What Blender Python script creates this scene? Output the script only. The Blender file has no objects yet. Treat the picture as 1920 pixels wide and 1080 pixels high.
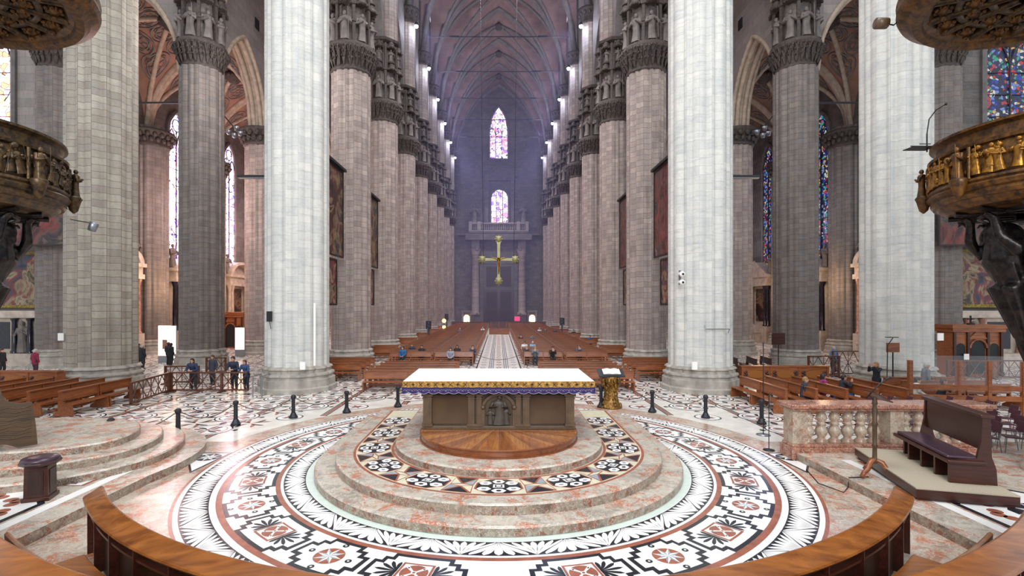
import bpy, bmesh, math, random
from math import sin, cos, pi, sqrt, atan2, radians
from mathutils import Vector, Matrix

SC = bpy.context.scene
COL = SC.collection
rnd = random.Random(7)
CAM_H = 4.3
F_PX = 950.0
X0, Y0 = 935.0, 572.0            # image point towards which the nave converges


def srgb(h):
    h = h.lstrip('#')
    c = [int(h[i:i + 2], 16) / 255 for i in (0, 2, 4)]
    return tuple((x / 12.92 if x <= .04045 else ((x + .055) / 1.055) ** 2.4) for x in c) + (1.0,)


# ------------------------------------------------------------------ mesh builder
class MB:
    def __init__(s):
        s.v, s.f, s.m, s.sm = [], [], [], []

    def add(s, verts, faces, m=0, smooth=False):
        o = len(s.v)
        s.v.extend([tuple(p) for p in verts])
        for f in faces:
            s.f.append(tuple(i + o for i in f)); s.m.append(m); s.sm.append(smooth)
        return s

    def poly(s, pts, m=0):
        return s.add(pts, [tuple(range(len(pts)))], m)

    def box(s, c, d, rz=0.0, m=0, taper=1.0):
        hx, hy, hz = d[0] / 2, d[1] / 2, d[2] / 2
        cr, sr = cos(rz), sin(rz)
        vs = []
        for z, t in ((-hz, 1.0), (hz, taper)):
            for x, y in ((-hx, -hy), (hx, -hy), (hx, hy), (-hx, hy)):
                x2, y2 = x * t, y * t
                vs.append((c[0] + x2 * cr - y2 * sr, c[1] + x2 * sr + y2 * cr, c[2] + z))
        return s.add(vs, [(3, 2, 1, 0), (4, 5, 6, 7), (0, 1, 5, 4), (1, 2, 6, 5), (2, 3, 7, 6), (3, 0, 4, 7)], m)

    def bbox(s, x0, x1, y0, y1, z0, z1, m=0):
        return s.box(((x0 + x1) / 2, (y0 + y1) / 2, (z0 + z1) / 2), (x1 - x0, y1 - y0, z1 - z0), 0, m)

    def loft(s, loops, m=0, smooth=False, cap0=True, cap1=True, closed=True):
        n = len(loops[0]); vs = [p for l in loops for p in l]; fs = []
        for i in range(len(loops) - 1):
            for j in range(n if closed else n - 1):
                k = (j + 1) % n
                fs.append((i * n + j, i * n + k, (i + 1) * n + k, (i + 1) * n + j))
        s.add(vs, fs, m, smooth)
        if cap0: s.add(loops[0], [tuple(reversed(range(n)))], m)
        if cap1: s.add(loops[-1], [tuple(range(n))], m)
        return s

    def lathe(s, prof, n=24, c=(0, 0, 0), m=0, smooth=True, a0=0.0, a1=2 * pi, sx=1.0, sy=1.0):
        full = abs(a1 - a0 - 2 * pi) < 1e-6
        k = n if full else n + 1
        loops = [[(c[0] + r * cos(a0 + (a1 - a0) * j / n) * sx, c[1] + r * sin(a0 + (a1 - a0) * j / n) * sy, c[2] + z) for j in range(k)] for r, z in prof]
        return s.loft(loops, m, smooth, cap0=full and prof[0][0] > 1e-5, cap1=full and prof[-1][0] > 1e-5, closed=full)

    def tube(s, pts, r, n=8, m=0, smooth=True, caps=True):
        pts = [Vector(p) for p in pts]
        rs = r if isinstance(r, (list, tuple)) else [r] * len(pts)
        loops = []; up = None
        for i, p in enumerate(pts):
            a = pts[max(i - 1, 0)]; b = pts[min(i + 1, len(pts) - 1)]
            t = (b - a)
            if t.length < 1e-9: t = Vector((0, 0, 1))
            t.normalize()
            if up is None:
                up = Vector((0, 0, 1)) if abs(t.z) < .9 else Vector((1, 0, 0))
            u = t.cross(up)
            if u.length < 1e-6: u = t.orthogonal()
            u.normalize(); w = u.cross(t).normalized(); up = w
            loops.append([tuple(p + u * rs[i] * cos(2 * pi * j / n) + w * rs[i] * sin(2 * pi * j / n)) for j in range(n)])
        return s.loft(loops, m, smooth, caps, caps)

    def sphere(s, c, r, n=10, k=7, m=0, sc=(1, 1, 1)):
        loops = []
        for i in range(1, k):
            a = pi * i / k
            loops.append([(c[0] + r * sc[0] * sin(a) * cos(2 * pi * j / n), c[1] + r * sc[1] * sin(a) * sin(2 * pi * j / n), c[2] - r * sc[2] * cos(a)) for j in range(n)])
        o = len(s.v)
        s.loft(loops, m, True, False, False)
        b = len(s.v); s.v += [(c[0], c[1], c[2] - r * sc[2]), (c[0], c[1], c[2] + r * sc[2])]
        last = o + (k - 2) * n
        for j in range(n):
            j2 = (j + 1) % n
            s.f.append((b, o + j2, o + j)); s.m.append(m); s.sm.append(True)
            s.f.append((b + 1, last + j, last + j2)); s.m.append(m); s.sm.append(True)
        return s

    def prism(s, poly, z0, z1, m=0, mtop=None):
        n = len(poly)
        vs = [(x, y, z0) for x, y in poly] + [(x, y, z1) for x, y in poly]
        s.add(vs, [(j, (j + 1) % n, n + (j + 1) % n, n + j) for j in range(n)], m)
        s.add([(x, y, z1) for x, y in poly], [tuple(range(n))], m if mtop is None else mtop)
        s.add([(x, y, z0) for x, y in poly], [tuple(reversed(range(n)))], m)
        return s

    def strip(s, lower, upper, m=0, smooth=False):
        """quads between two equally long point rows"""
        n = len(lower)
        return s.add(list(lower) + list(upper), [(j, j + 1, n + j + 1, n + j) for j in range(n - 1)], m, smooth)

    def xf(s, M, start=0):
        for i in range(start, len(s.v)):
            s.v[i] = tuple(M @ Vector(s.v[i]))
        return s

    def merge(s, o, M=None, m=None):
        b = len(s.v)
        s.v += [tuple(M @ Vector(p)) for p in o.v] if M is not None else list(o.v)
        s.f += [tuple(i + b for i in f) for f in o.f]
        s.m += list(o.m) if m is None else [m] * len(o.m)
        s.sm += o.sm
        return s

    def mesh(s, name, mats):
        me = bpy.data.meshes.new(name)
        me.from_pydata(s.v, [], s.f)
        me.polygons.foreach_set('material_index', s.m)
        me.polygons.foreach_set('use_smooth', s.sm)
        for mt in (mats if isinstance(mats, (list, tuple)) else [mats]):
            me.materials.append(mt)
        bm = bmesh.new(); bm.from_mesh(me)
        bmesh.ops.recalc_face_normals(bm, faces=bm.faces)
        bm.to_mesh(me); bm.free()
        me.update()
        return me

    def build(s, name, mats, parent=None, loc=None, rz=0.0, bevel=0.0, **props):
        return link(name, s.mesh(name, mats), parent, loc, rz, bevel, **props)


def link(name, me, parent=None, loc=None, rz=0.0, bevel=0.0, **props):
    o = bpy.data.objects.new(name, me)
    COL.objects.link(o)
    if parent is not None: o.parent = parent
    if loc is not None: o.location = loc
    o.rotation_euler.z = rz
    if bevel:
        b = o.modifiers.new('bevel', 'BEVEL'); b.width = bevel; b.segments = 2; b.limit_method = 'ANGLE'; b.angle_limit = radians(40)
        b.harden_normals = False
    for k, v in props.items():
        if v: o[k] = v
    return o


def thing(name, label, category, loc=(0, 0, 0), rz=0.0, group=None, kind=None):
    o = bpy.data.objects.new(name, None); COL.objects.link(o)
    o.empty_display_size = .2
    o.location = loc; o.rotation_euler.z = rz
    o['label'] = label; o['category'] = category
    if group: o['group'] = group
    if kind: o['kind'] = kind
    return o


KIDS = {}


def dup(root, loc, rz=None, label=None, group=None, scale=None):
    """a copy of a thing with copies of its parts and sub-parts; the meshes are shared"""
    r = root.copy(); COL.objects.link(r); r.location = loc
    if rz is not None: r.rotation_euler.z = rz
    if label: r['label'] = label
    if group: r['group'] = group
    if scale: r.scale = scale
    def rec(src, dst):
        kids = KIDS.get(src.name)
        if kids is None:
            kids = KIDS[src.name] = list(src.children)
        for ch in kids:
            c = ch.copy(); COL.objects.link(c); c.parent = dst
            rec(ch, c)
    rec(root, r)
    return r


ORD = ['first', 'second', 'third', 'fourth', 'fifth', 'sixth', 'seventh', 'eighth', 'ninth', 'tenth', 'eleventh', 'twelfth', 'thirteenth', 'fourteenth', 'fifteenth', 'sixteenth', 'seventeenth', 'eighteenth', 'nineteenth', 'twentieth']
for _t, _o in (('twenty', 'twentieth'), ('thirty', 'thirtieth'), ('forty', 'fortieth'), ('fifty', 'fiftieth')):
    if _t != 'twenty': ORD.append(_o)
    ORD += [_t + '-' + x for x in ORD[:9]]


# ------------------------------------------------------------------ materials
class NT:
    def __init__(s, name):
        s.mat = bpy.data.materials.new(name); s.mat.use_nodes = True
        s.t = s.mat.node_tree; s.n = s.t.nodes
        s.bsdf = s.n.get('Principled BSDF'); s.out = s.n.get('Material Output')

    def node(s, typ, **kw):
        nd = s.n.new(typ)
        for k, v in kw.items():
            if k.startswith('_'): setattr(nd, k[1:], v)
            else:
                key = k.replace('__', ' ')
                s.set(nd.inputs[key], v)
        return nd

    def set(s, inp, v):
        if isinstance(v, bpy.types.NodeSocket): s.t.links.new(v, inp)
        else: inp.default_value = v

    def b(s, **kw):
        for k, v in kw.items(): s.set(s.bsdf.inputs[k.replace('__', ' ')], v)
        return s

    def math(s, op, a, b=0.0):
        nd = s.n.new('ShaderNodeMath'); nd.operation = op
        s.set(nd.inputs[0], a); s.set(nd.inputs[1], b)
        return nd.outputs[0]

    def mix(s, fac, a, b, blend='MIX'):
        nd = s.n.new('ShaderNodeMix'); nd.data_type = 'RGBA'; nd.blend_type = blend
        s.set(nd.inputs[0], fac); s.set(nd.inputs[6], a); s.set(nd.inputs[7], b)
        return nd.outputs[2]

    def ramp(s, fac, stops, interp='LINEAR'):
        nd = s.n.new('ShaderNodeValToRGB'); cr = nd.color_ramp; cr.interpolation = interp
        while len(cr.elements) < len(stops): cr.elements.new(.5)
        for e, (p, c) in zip(cr.elements, stops): e.position = p; e.color = c
        s.set(nd.inputs[0], fac)
        return nd.outputs[0]

    def obj(s): return s.node('ShaderNodeTexCoord').outputs['Object']

    def noise(s, vec, scale, detail=3.0, rough=.55, out='Fac', dist=0.0):
        nd = s.node('ShaderNodeTexNoise', Scale=scale, Detail=detail, Roughness=rough, Distortion=dist)
        if vec is not None: s.set(nd.inputs['Vector'], vec)
        return nd.outputs[out]

    def scalev(s, vec, sc):
        nd = s.n.new('ShaderNodeMapping'); nd.inputs['Scale'].default_value = sc
        s.set(nd.inputs['Vector'], vec); return nd.outputs[0]

    def bump(s, h, strength=.3, dist=.02):
        nd = s.node('ShaderNodeBump', Strength=strength, Distance=dist); s.set(nd.inputs['Height'], h)
        s.t.links.new(nd.outputs[0], s.bsdf.inputs['Normal']); return s


def plain(name, col, rough=.5, metal=0.0, var=0.0, vscale=6.0, spec=None, coat=0.0):
    t = NT(name)
    c = srgb(col) if isinstance(col, str) else col
    if var:
        n = t.noise(t.obj(), vscale, 4.0)
        d = tuple(x * (1 - var) for x in c[:3]) + (1,); l = tuple(min(1, x * (1 + var)) for x in c[:3]) + (1,)
        t.b(Base__Color=t.ramp(n, [(.3, d), (.7, l)]))
    else: t.b(Base__Color=c)
    t.b(Roughness=rough, Metallic=metal)
    if spec is not None: t.b(**{'Specular__IOR__Level': spec})
    if coat: t.b(**{'Coat__Weight': coat, 'Coat__Roughness': .1})
    return t.mat


def stone(name, c1, c2, mortar, round_=True, course=.55, bw=.95, radius=1.5, streak='#6a625c', streak_amt=.5, bump=.25, mort=.012):
    t = NT(name); o = t.obj()
    sep = t.node('ShaderNodeSeparateXYZ', Vector=o)
    if round_:
        u = t.math('MULTIPLY', t.math('ARCTAN2', sep.outputs[1], sep.outputs[0]), radius)
    else:
        u = t.math('ADD', sep.outputs[0], sep.outputs[1])
    wob = t.noise(o, 1.3, 2.0)
    z = t.math('ADD', sep.outputs[2], t.math('MULTIPLY', wob, .12))
    if round_:
        bw = 2 * pi * radius / 16
        cell = t.node('ShaderNodeTexWhiteNoise', _noise_dimensions='1D', W=t.math('FLOOR', t.math('DIVIDE', u, bw)))
        z = t.math('ADD', z, t.math('MULTIPLY', cell.outputs[0], course))
    cmb = t.node('ShaderNodeCombineXYZ', X=u, Y=z)
    br = t.node('ShaderNodeTexBrick', Vector=cmb.outputs[0], Scale=1.0, Color1=srgb(c1), Color2=srgb(c2), Mortar=srgb(mortar))
    br.inputs['Brick Width'].default_value = bw; br.inputs['Row Height'].default_value = course
    br.inputs['Mortar Size'].default_value = mort; br.inputs['Mortar Smooth'].default_value = .3; br.inputs['Bias'].default_value = 0.0
    br.offset = 0.0 if round_ else .5; br.offset_frequency = 2
    v = t.node('ShaderNodeCombineXYZ', X=t.math('MULTIPLY', u, 1.6), Y=t.math('MULTIPLY', sep.outputs[2], .35), Z=0.0)
    st = t.noise(v.outputs[0], 1.5, 5.0, .65)
    f = t.math('MULTIPLY', t.ramp(st, [(.42, (0, 0, 0, 1)), (.72, (1, 1, 1, 1))]), streak_amt)
    col = t.mix(f, br.outputs['Color'], srgb(streak))
    fine = t.noise(o, 9.0, 5.0, .7)
    col = t.mix(.35, col, t.ramp(fine, [(.3, (.35, .35, .35, 1)), (.7, (.75, .75, .75, 1))]), 'SOFT_LIGHT')
    # horizontal vein-like tint inside the blocks
    vv = t.noise(t.scalev(o, (1.0, 1.0, 5.0)), 1.1, 4.0, .6, dist=.6)
    col = t.mix(t.math('MULTIPLY', t.ramp(vv, [(.5, (0, 0, 0, 1)), (.75, (1, 1, 1, 1))]), .35), col, srgb('#7d8692'))
    t.b(Base__Color=col, Roughness=.62)
    t.bump(t.math('SUBTRACT', t.math('MULTIPLY', fine, .3), br.outputs['Fac']), bump, .03)
    return t.mat


def breccia(name, light='#b9b7a8', mid='#8d8a7c', red='#b0603c', dark='#6b5a50', scale=1.0, rough=.22):
    t = NT(name); o = t.scalev(t.obj(), (scale, scale, scale))
    w = t.node('ShaderNodeTexNoise', Scale=2.2, Detail=6.0, Roughness=.65); t.set(w.inputs['Vector'], o)
    wm = t.node('ShaderNodeVectorMath', _operation='SCALE'); t.set(wm.inputs[0], w.outputs['Color']); wm.inputs[3].default_value = .9
    va = t.node('ShaderNodeVectorMath', _operation='ADD'); t.set(va.inputs[0], o); t.set(va.inputs[1], wm.outputs[0])
    n1 = t.noise(va.outputs[0], 1.7, 6.0, .7)
    col = t.ramp(n1, [(.30, srgb(dark)), (.42, srgb(mid)), (.55, srgb(light)), (.66, srgb(mid)), (.8, srgb(light))])
    n2 = t.noise(va.outputs[0], 2.6, 5.0, .75)
    col = t.mix(t.ramp(n2, [(.51, (0, 0, 0, 1)), (.60, (.85, .85, .85, 1))]), col, srgb(red))
    vo = t.node('ShaderNodeTexVoronoi', _feature='DISTANCE_TO_EDGE', Scale=5.5); t.set(vo.inputs['Vector'], va.outputs[0])
    col = t.mix(t.ramp(vo.outputs['Distance'], [(0.0, (.75, .75, .75, 1)), (.035, (0, 0, 0, 1))]), col, srgb('#e3ddd0'))
    t.b(Base__Color=col, Roughness=rough)
    return t.mat


def wood(name, c1, c2, rough=.3, along='X', scale=1.0, coat=0.0):
    t = NT(name); o = t.obj()
    sc = {'X': (.6, 7, 7), 'Y': (7, .6, 7), 'Z': (7, 7, .6)}[along]
    n = t.noise(t.scalev(o, tuple(x * scale for x in sc)), 2.2, 5.0, .62, dist=.8)
    col = t.ramp(n, [(.28, srgb(c1)), (.72, srgb(c2))])
    big = t.noise(o, .9, 2.0)
    col = t.mix(.3, col, t.ramp(big, [(.3, (.2, .2, .2, 1)), (.7, (.8, .8, .8, 1))]), 'SOFT_LIGHT')
    t.b(Base__Color=col, Roughness=rough)
    if coat: t.b(**{'Coat__Weight': coat, 'Coat__Roughness': .15})
    return t.mat


def gilt(name, gold='#9a6f24', dark='#3b2c1c', rough=.38, scale=7.0, metal=.8):
    t = NT(name); o = t.obj()
    n = t.noise(o, scale, 6.0, .7)
    t.b(Base__Color=t.ramp(n, [(.38, srgb(dark)), (.62, srgb(gold))]), Roughness=rough, Metallic=metal)
    t.bump(t.noise(o, scale * 2.5, 4.0), .35, .02)
    return t.mat


def stained(name, cols, strength, scale=2.2, lead=.06):
    """daylight seen through coloured leaded glass"""
    t = NT(name); o = t.obj()
    vo = t.node('ShaderNodeTexVoronoi', Scale=scale); t.set(vo.inputs['Vector'], o)
    ve = t.node('ShaderNodeTexVoronoi', _feature='DISTANCE_TO_EDGE', Scale=scale); t.set(ve.inputs['Vector'], o)
    sep = t.node('ShaderNodeSeparateColor', Color=vo.outputs['Color'])
    k = len(cols)
    col = t.ramp(sep.outputs[0], [(i / k, srgb(c)) for i, c in enumerate(cols)], 'CONSTANT')
    f = t.ramp(ve.outputs['Distance'], [(lead * .5, (0, 0, 0, 1)), (lead, (1, 1, 1, 1))])
    e = t.mix(1.0, col, f, 'MULTIPLY')
    t.b(Base__Color=(.02, .02, .02, 1), Roughness=.3)
    t.set(t.bsdf.inputs['Emission Color'], e); t.b(Emission__Strength=strength)
    return t.mat


def painting_mat(name, cols, scale=1.2, seed=0.0):
    t = NT(name); o = t.obj()
    mp = t.n.new('ShaderNodeMapping'); mp.inputs['Location'].default_value = (seed, seed * .7, seed * 1.3); t.set(mp.inputs['Vector'], o)
    n = t.noise(mp.outputs[0], scale, 5.0, .6, 'Color', 1.5)
    sep = t.node('ShaderNodeSeparateColor', Color=n)
    k = len(cols)
    c = t.ramp(sep.outputs[0], [(.3 + .4 * i / (k - 1), srgb(x)) for i, x in enumerate(cols)])
    c2 = t.ramp(sep.outputs[1], [(.35, (.08, .08, .08, 1)), (.62, (.8, .8, .8, 1))])
    t.b(Base__Color=t.mix(.66, t.mix(.6, c, c2, 'OVERLAY'), srgb('#171113')), Roughness=.4)
    return t.mat


def glow(name, col, strength):
    t = NT(name); t.b(Base__Color=srgb(col), Roughness=.5)
    t.set(t.bsdf.inputs['Emission Color'], srgb(col)); t.b(Emission__Strength=strength)
    return t.mat


M = {}
M['pier_clean_lit'] = stone('cleaned_lit_marble', '#d2cfc6', '#c2c1bb', '#a39f98', streak='#a2a8aa', streak_amt=.5, bump=.12, radius=1.5, bw=1.18, course=.42, mort=.007)  # paler partly from cleaning, partly from stronger light put into its colour
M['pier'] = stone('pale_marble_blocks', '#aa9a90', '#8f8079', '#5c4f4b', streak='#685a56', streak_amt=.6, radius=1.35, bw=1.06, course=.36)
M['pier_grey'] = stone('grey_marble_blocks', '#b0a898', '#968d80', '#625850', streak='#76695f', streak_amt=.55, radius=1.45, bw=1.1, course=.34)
M['pier_dark'] = stone('dark_marble_blocks', '#7d726a', '#6b625c', '#473f3b', streak='#524a46', streak_amt=.6, radius=1.4, bw=1.1, course=.36)  # darker block tone for transept and wall pillars
M['wall'] = stone('wall_stone', '#6f6660', '#57504c', '#3e3835', round_=False, bw=1.1, course=.6, streak='#4a4543')
M['wall_light'] = stone('wall_pale_stone', '#988d86', '#857c76', '#6e6661', round_=False, bw=1.2, course=.6, streak='#6f6764', streak_amt=.4)
M['base'] = plain('base_marble', '#9c968c', .5, var=.3, vscale=2.0)
M['carved'] = plain('carved_stone', '#463d38', .7, var=.45, vscale=5.0)
M['statue'] = plain('statue_stone', '#6e6661', .6, var=.3, vscale=4.0)
M['rib'] = plain('rib_stone', '#6c6664', .7, var=.25, vscale=1.5)
M['rib_pale'] = plain('pale_rib_stone', '#a89684', .7, var=.25, vscale=2.5)
M['web'] = plain('vault_plaster', '#8d6a58', .85, var=.28, vscale=.5)
M['web_nave'] = plain('nave_vault_plaster', '#7c6460', .85, var=.3, vscale=.5)
M['breccia'] = breccia('breccia_marble', '#c0b3a2', '#a08f80', '#b8643e', '#7d6a5c', .9)
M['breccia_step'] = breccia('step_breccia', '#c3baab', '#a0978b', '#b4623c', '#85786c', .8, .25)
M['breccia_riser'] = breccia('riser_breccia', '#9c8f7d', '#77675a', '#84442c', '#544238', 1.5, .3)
M['white'] = plain('white_marble', '#f0eeea', .22, var=.06, vscale=3)
M['offwhite'] = plain('worn_white_marble', '#dcd6cc', .28, var=.16, vscale=2)
M['navy'] = plain('black_marble', '#1c2027', .22, var=.3)
M['red'] = plain('red_marble', '#9a5a45', .25, var=.22, vscale=5)
M['cream'] = plain('cream_marble', '#d6cfb4', .25, var=.1)
M['greym'] = plain('grey_marble', '#9ba1a8', .25, var=.2)
M['mint'] = plain('pale_green_marble', '#cfdcd2', .25, var=.06)
M['oak'] = wood('pew_oak', '#643118', '#a06036', .3)
M['oak_y'] = wood('pew_oak_lengthwise', '#4a2413', '#7c4626', .34, 'Y')
M['walnut'] = wood('dark_walnut', '#2a130d', '#4a241a', .3)
M['desk'] = wood('polished_desk_wood', '#5c2f10', '#9a5d28', .26, 'X', .35, .25)
M['desk_dark'] = wood('dark_desk_wood', '#1f100a', '#3a2012', .4, 'Z')
M['parquet'] = wood('dais_parquet', '#7c4015', '#b0692c', .2, 'Y', .9, .4)
M['panelwood'] = wood('carved_bench_wood', '#35271a', '#5c452c', .4, 'X', .7)
M['railwood'] = wood('railing_wood', '#3d2116', '#6b3f2a', .4)
M['leather'] = plain('purple_leather', '#3a2733', .3, var=.15)
M['carpet'] = plain('beige_carpet', '#a79b86', .9, var=.08, vscale=30)
M['gilt'] = gilt('gilded_bronze', '#7d5526', '#3a2a20', .42, 5.0, .6)
M['gilt_dark'] = gilt('worn_gilding', '#6a5234', '#2c2723', .42, 6.0, .6)
M['gilt_bright'] = gilt('bright_gilding', '#b07a28', '#5a3c1c', .36, 7.0, .65)
M['bronze'] = gilt('dark_bronze', '#3a3431', '#171416', .33, 5.0, .7)
M['gold'] = plain('gold_leaf', '#8c8660', .45, .4, .3, 12)
M['iron'] = plain('black_iron', '#23242a', .45, .3, .2)
M['steel'] = plain('grey_steel', '#8d9196', .35, .8)
M['blackm'] = plain('black_enamel', '#101114', .5)
M['linen'] = plain('white_linen', '#f4f1ec', .8, var=.03, vscale=9)
M['galloon'] = gilt('gold_galloon', '#c49a4c', '#7c531d', .5, 16.0, .4)
M['purple'] = plain('purple_silk', '#22124f', .6, var=.15, vscale=9)
M['lace'] = plain('silver_thread', '#b7a5bd', .6)
M['redfab'] = plain('wine_red_plastic', '#4f2c38', .5, var=.1)
M['rope'] = plain('twisted_rope', '#5d5048', .8, var=.3, vscale=40)
M['paper'] = plain('white_paper', '#eeece6', .7)
M['goldframe'] = gilt('frame_gilding', '#9c8436', '#5a4a1e', .4, 9.0, .5)
M['darkframe'] = plain('dark_frame', '#221a16', .5)
M['glass'] = None
t = NT('clear_glass'); t.b(Base__Color=(.9, .95, 1, 1), Roughness=.03, Alpha=.05); M['glass'] = t.mat
M['altarstone'] = plain('altar_stone', '#4e3d2a', .35, var=.3, vscale=2.5)
M['altarcol'] = plain('altar_trim_stone', '#5a4632', .4, var=.25, vscale=4)
M['relief'] = plain('relief_marble', '#4a423a', .5, var=.3, vscale=7)
M['warmbreccia'] = breccia('balustrade_marble', '#b5a690', '#9a8470', '#a0644a', '#6d5a50', 1.3, .3)
M['redcol'] = breccia('red_column_marble', '#b07a62', '#8f5844', '#7c3f2e', '#5e3228', 1.5, .2)
M['blackcol'] = plain('black_column_marble', '#24202a', .15, var=.3)
M['palestone'] = plain('altar_pale_marble', '#b3a496', .5, var=.25, vscale=2)
M['lamp'] = glow('lamp_glow', '#dfeaff', 60.0)
M['warmlamp'] = glow('warm_lamp_glow', '#ffc87a', 14.0)
M['candle'] = glow('candle_glow', '#ffb050', 10.0)
M['screen'] = glow('backlit_panel', '#fff2e4', 1.6)
M['exitred'] = glow('red_sign_glow', '#e0305c', 2.0)
# ------------------------------------------------------------------ camera
cam = bpy.data.cameras.new('camera'); co = bpy.data.objects.new('camera', cam); COL.objects.link(co)
cam.sensor_width = 36.0; cam.lens = F_PX / 1920 * 36
co.location = (0, 0, CAM_H); co.rotation_euler = (pi / 2, 0, 0)
cam.shift_x = (960 - X0) / 1920; cam.shift_y = (Y0 - 540) / 1920
cam.clip_end = 400
SC.camera = co
SC.view_settings.view_transform = 'Standard'; SC.view_settings.look = 'None'; SC.view_settings.gamma = 1.0
SC.view_settings.use_curve_mapping = False
SC.view_settings.exposure = 0.0


def fl(px, py, h=0.0):
    """the place at height h that shows at that point of the photograph"""
    y = (CAM_H - h) * F_PX / (py - Y0)
    return Vector(((px - X0) / F_PX * y, y, h))


CX, CY = 0.0, 14.24      # centre of the round floor
NX = 10.35               # nave pillar rows
BAY = 9.6
Y1 = 26.0                # crossing pillars
YW = Y1 + 9 * BAY        # west wall
AX = 20.9                # aisle pillar rows
WX = 31.4                # outer aisle walls

# ------------------------------------------------------------------ floor
FM = ['breccia', 'white', 'navy', 'red', 'cream', 'greym', 'mint', 'offwhite']
FI = {k: i for i, k in enumerate(FM)}
fb = MB()
BR, WH, NV, RD, CR, GR, MT, OW = range(8)
dz = .0018


def pol(th, r, z=0.0, c=(CX, CY)):
    return (c[0] + r * sin(th), c[1] - r * cos(th), z)


def annulus(b, r0, r1, z, m, n=144, c=(CX, CY), a0=0.0, a1=2 * pi):
    b.strip([pol(a0 + (a1 - a0) * i / n, r0, z, c) for i in range(n + 1)], [pol(a0 + (a1 - a0) * i / n, r1, z, c) for i in range(n + 1)], m)


def disc(b, x, y, r, z, m, n=20):
    b.poly([(x + r * cos(2 * pi * i / n), y + r * sin(2 * pi * i / n), z) for i in range(n)], m)


def petal(L, w, bend, n=6, tip=.72):
    """outline of a leaf growing along +t: list of (s, t)"""
    a, c = [], []
    for i in range(n + 1):
        t = i / n
        wd = w * (sin(pi * min(t / (2 * tip), 1.0)) if t < tip else sqrt(max(0, 1 - ((t - tip) / (1 - tip)) ** 2)))
        wd = max(wd, w * .06)
        s = bend * t * t
        a.append((s - wd, t * L)); c.append((s + wd, t * L))
    return a + c[::-1]


def fan(b, frm, m, z, n=7, L=1.0, spread=1.0, w=.075, curl=.0):
    """palmette: frm(s, t) gives the place"""
    for i in range(n):
        q = (i - (n - 1) / 2) / ((n - 1) / 2)
        ang = q * spread
        LL = L * (1 - .30 * abs(q) ** 1.5)
        for_pts = []
        for s, t in petal(LL, w * (1.0 + .1 * abs(q)), curl * q):
            x = s * cos(ang) + t * sin(ang); y = -s * sin(ang) + t * cos(ang)
            for_pts.append(frm(x, y, z))
        b.poly(for_pts, m)


def leaf(b, frm, cen, wid, z, m, n=8):
    """slender curved leaf: cen(t) -> s, wid(t) -> half width"""
    lo, hi = [], []
    for j in range(n + 1):
        t = j / n
        lo.append((cen(t) - wid(t), t)); hi.append((cen(t) + wid(t), t))
    b.strip([frm(s, t, z) for s, t in lo], [frm(s, t, z) for s, t in hi], m)


def palmette_ring(b, r0, r1, n, z, ph=0.0, heavy=1.0):
    annulus(b, r0, r1, z, NV)
    d = r1 - r0; e = d * .045
    annulus(b, r0, r0 + e * .6, z + dz, WH); annulus(b, r1 - e * .6, r1, z + dz, WH)
    rm = (r0 + r1) / 2; half = pi * rm / n
    for k in range(n):
        tc = ph + 2 * pi * k / n
        def frm(s, t, zz, tc=tc): return pol(tc + s * half / rm, r1 - e * 1.2 - t * (d - 2.4 * e), zz)
        for i in range(7):
            q = (i - 3) / 3
            leaf(b, frm, lambda t, q=q: q * (.03 + .90 * t ** 1.2), lambda t, q=q: (.092 if abs(q) < .9 else .075) * max(sin(pi * .5 * min(t / .72, 1)) ** 1.3 if t < .72 else sqrt(max(1 - ((t - .72) / .27) ** 2, 0)), 0), z + 2 * dz, WH, 10)
        for i in range(5):
            q = (i - 2) / 2
            g = lambda s, t, zz: frm(s, 1 - t, zz)
            leaf(b, g, lambda t, q=q: 1 + q * (.01 + .76 * t ** 1.05), lambda t, q=q: .118 * max(sin(pi * .5 * min(t / .75, 1)) ** 1.5 if t < .75 else sqrt(max(1 - ((t - .75) / .23) ** 2, 0)), 0), z + 2 * dz, WH, 10)
        x, y, _ = frm(0, .07, 0); disc(b, x, y, d * .065, z + 3 * dz, WH, 10); disc(b, x, y, d * .03, z + 4 * dz, RD, 8)


def notched(hw, h0, h1, n, o=0.0):
    a = hw - o; b0 = h0 + o; b1 = h1 - o
    k = n
    return [(-a + 2 * k, b0), (a - 2 * k, b0), (a - 2 * k, b0 + k), (a - k, b0 + k), (a - k, b0 + 2 * k), (a, b0 + 2 * k),
            (a, b1 - 2 * k), (a - k, b1 - 2 * k), (a - k, b1 - k), (a - 2 * k, b1 - k), (a - 2 * k, b1), (-a + 2 * k, b1),
            (-a + 2 * k, b1 - k), (-a + k, b1 - k), (-a + k, b1 - 2 * k), (-a, b1 - 2 * k), (-a, b0 + 2 * k), (-a + k, b0 + 2 * k), (-a + k, b0 + k), (-a + 2 * k, b0 + k)]


def sub(pts, n=5):
    out = []
    for i, p in enumerate(pts):
        q = pts[(i + 1) % len(pts)]
        for j in range(n): out.append((p[0] + (q[0] - p[0]) * j / n, p[1] + (q[1] - p[1]) * j / n))
    return out


def star(b, x, y, r, z, k, m1, m2, rin=.42, rot=0.0):
    for i in range(k):
        a = rot + 2 * pi * i / k
        c = (x, y, z)
        p = (x + r * cos(a), y + r * sin(a), z)
        l = (x + r * rin * cos(a - pi / k), y + r * rin * sin(a - pi / k), z)
        rr = (x + r * rin * cos(a + pi / k), y + r * rin * sin(a + pi / k), z)
        b.poly([c, l, p], m1); b.poly([c, p, rr], m2)


# base of the crossing, then the nave pavement laid on it
fb.bbox(-46, 46, -6, YW + .5, -.3, 0, BR)
Z1 = .0015
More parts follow.
